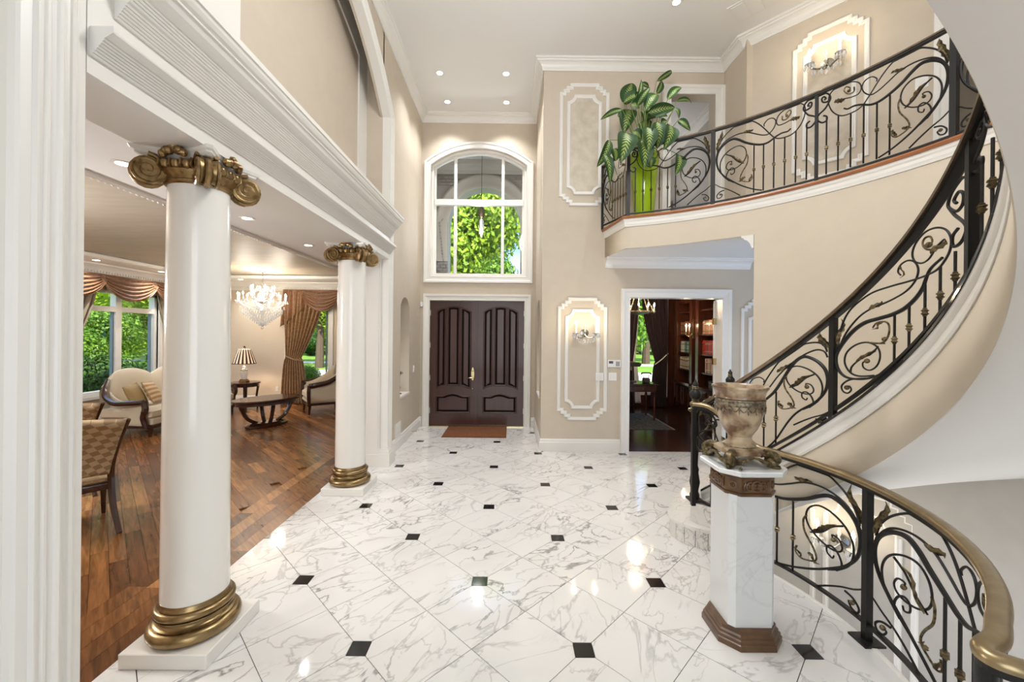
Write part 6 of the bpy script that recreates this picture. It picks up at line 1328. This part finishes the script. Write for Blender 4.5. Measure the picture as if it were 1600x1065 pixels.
def crown(n, size, seed, shell=.55, lob=7):
    r_ = random.Random(seed); mb = MB(); cs = [(V((r_.uniform(-.62, .62), r_.uniform(-.62, .62), r_.uniform(-.55, .55))), r_.uniform(.35, .55)) for _ in range(lob)] + [(V((0, 0, 0)), .62)]
    for i in range(n):
        c, R_ = r_.choice(cs); d = V((r_.gauss(0, 1), r_.gauss(0, 1), r_.gauss(0, 1))).normalized(); p = c + d * R_ * (shell + (1 - shell) * r_.random())
        nn = (d + V((r_.uniform(-1, 1), r_.uniform(-1, 1), r_.uniform(-.4, 1))) * .8).normalized(); a = nn.orthogonal().normalized(); b = nn.cross(a); th = r_.random() * 6.3; a, b = a * cos(th) + b * sin(th), b * cos(th) - a * sin(th); s = size * r_.uniform(.6, 1.25)
        mb.add([p - a * s, p - b * s * .55, p + a * s, p + b * s * .55], [(0, 1, 2, 3)])
    me = bpy.data.meshes.new('foliage'); me.from_pydata(mb.v, [], mb.f); return me
CM = {'b': crown(24000, .030, 1), 'd': crown(12000, .045, 2), 'm': crown(16000, .038, 3)}
for k_, m_ in (('b', 'leafbright'), ('d', 'leafdark'), ('m', 'leafmid')): CM[k_].materials.append(MAT[m_])
def tree(kind, loc, R_, h, label, cat='tree', trunk=True, sz=1.0, name='garden_tree', grp='trees and shrubs outside'):
    t = thing(name, label, cat, (loc[0], loc[1], -.32), group=grp)
    o = link('foliage', CM[kind], 'leafbright', t, kind='stuff', world=False); o.location = (0, 0, h); o.scale = (R_, R_, R_ * sz); o.rotation_euler = (0, 0, random.random() * 6)
    if trunk:
        MB().tube([(0, 0, 0), (.05, 0, h * .5), (0, 0, h)], [R_ * .07, R_ * .05, R_ * .03], 8).build('trunk', 'bark', t, world=False)
        for q in range(4): a = q * 1.6; MB().tube([(0, 0, h * .6), (R_ * .3 * cos(a), R_ * .3 * sin(a), h * .85), (R_ * .5 * cos(a), R_ * .5 * sin(a), h * 1.05)], [R_ * .025, R_ * .018, R_ * .008], 6).build('branch', 'bark', t, world=False)
tree('b', (-2.9, 17), 3.6, 5.6, 'bright green maple filling the arched entrance window', sz=1.15)
tree('b', (-4.2, 19), 4.0, 6.5, 'yellow-green maple behind the brick porch pier')
tree('b', (1.3, 22), 2.0, 3.6, 'smaller maple low in the right pane of entrance window')
tree('b', (-17.5, 15.5), 4.4, 4.6, 'bright maple behind the transom of double window')
tree('b', (-20.5, 24), 5.0, 5.8, 'tall yellow-green tree far beyond the double window')
tree('b', (-25, 28.5), 4.3, 4.0, 'bright tree filling the right half of double window'); tree('d', (-29, 38), 6.5, 4.5, 'dark evergreen mass far beyond the double window')
tree('d', (-20, 42), 6.5, 4.5, 'dark evergreen mass farther along the street'); tree('m', (-38, 30), 8, 5, 'broad tree at far left of the street'); tree('m', (-26, 50), 8, 5.5, 'leafy tree closing the street view')
tree('b', (-11.2, 24), 3.6, 4.6, 'maple seen through the armchair window'); tree('m', (-14, 40), 6, 5, 'round tree across the street, behind armchair window'); tree('m', (-19.5, 40), 2.4, 1.6, 'round hedge across the street', 'shrub', False)
tree('d', (-17.5, 36), 1.8, 1.5, 'dark clipped shrub across the street', 'shrub', False)
tree('m', (10, 30), 4.2, 5.0, 'tree on lawn seen through the library window'); tree('m', (14, 45), 7, 6, 'tall tree closing the library window view'); tree('m', (11, 47), 7, 6, 'tall tree beyond the lawn, middle of street'); tree('m', (-6, 48), 7, 6, 'tall tree beyond the lawn, left of middle')
for i, (x, y, R_, h, kd, lb) in enumerate(((-9.0, 8.3, .95, 1.0, 'd', 'dark leafy shrub against the left half of double window'), (-9.2, 9.7, .85, .85, 'd', 'dark leafy shrub outside the right half of double window'), (-9.8, 9.0, 1.1, 1.6, 'm', 'taller green shrub behind the window shrubs'), (-10.8, 10.4, 1.2, 2.0, 'm', 'green bush at the house corner'), (-6.0, 11.6, .55, .62, 'm', 'low flowering bush under the armchair window'))):
    tree(kd, (x, y), R_, h, lb, 'shrub', False, name='garden_shrub')
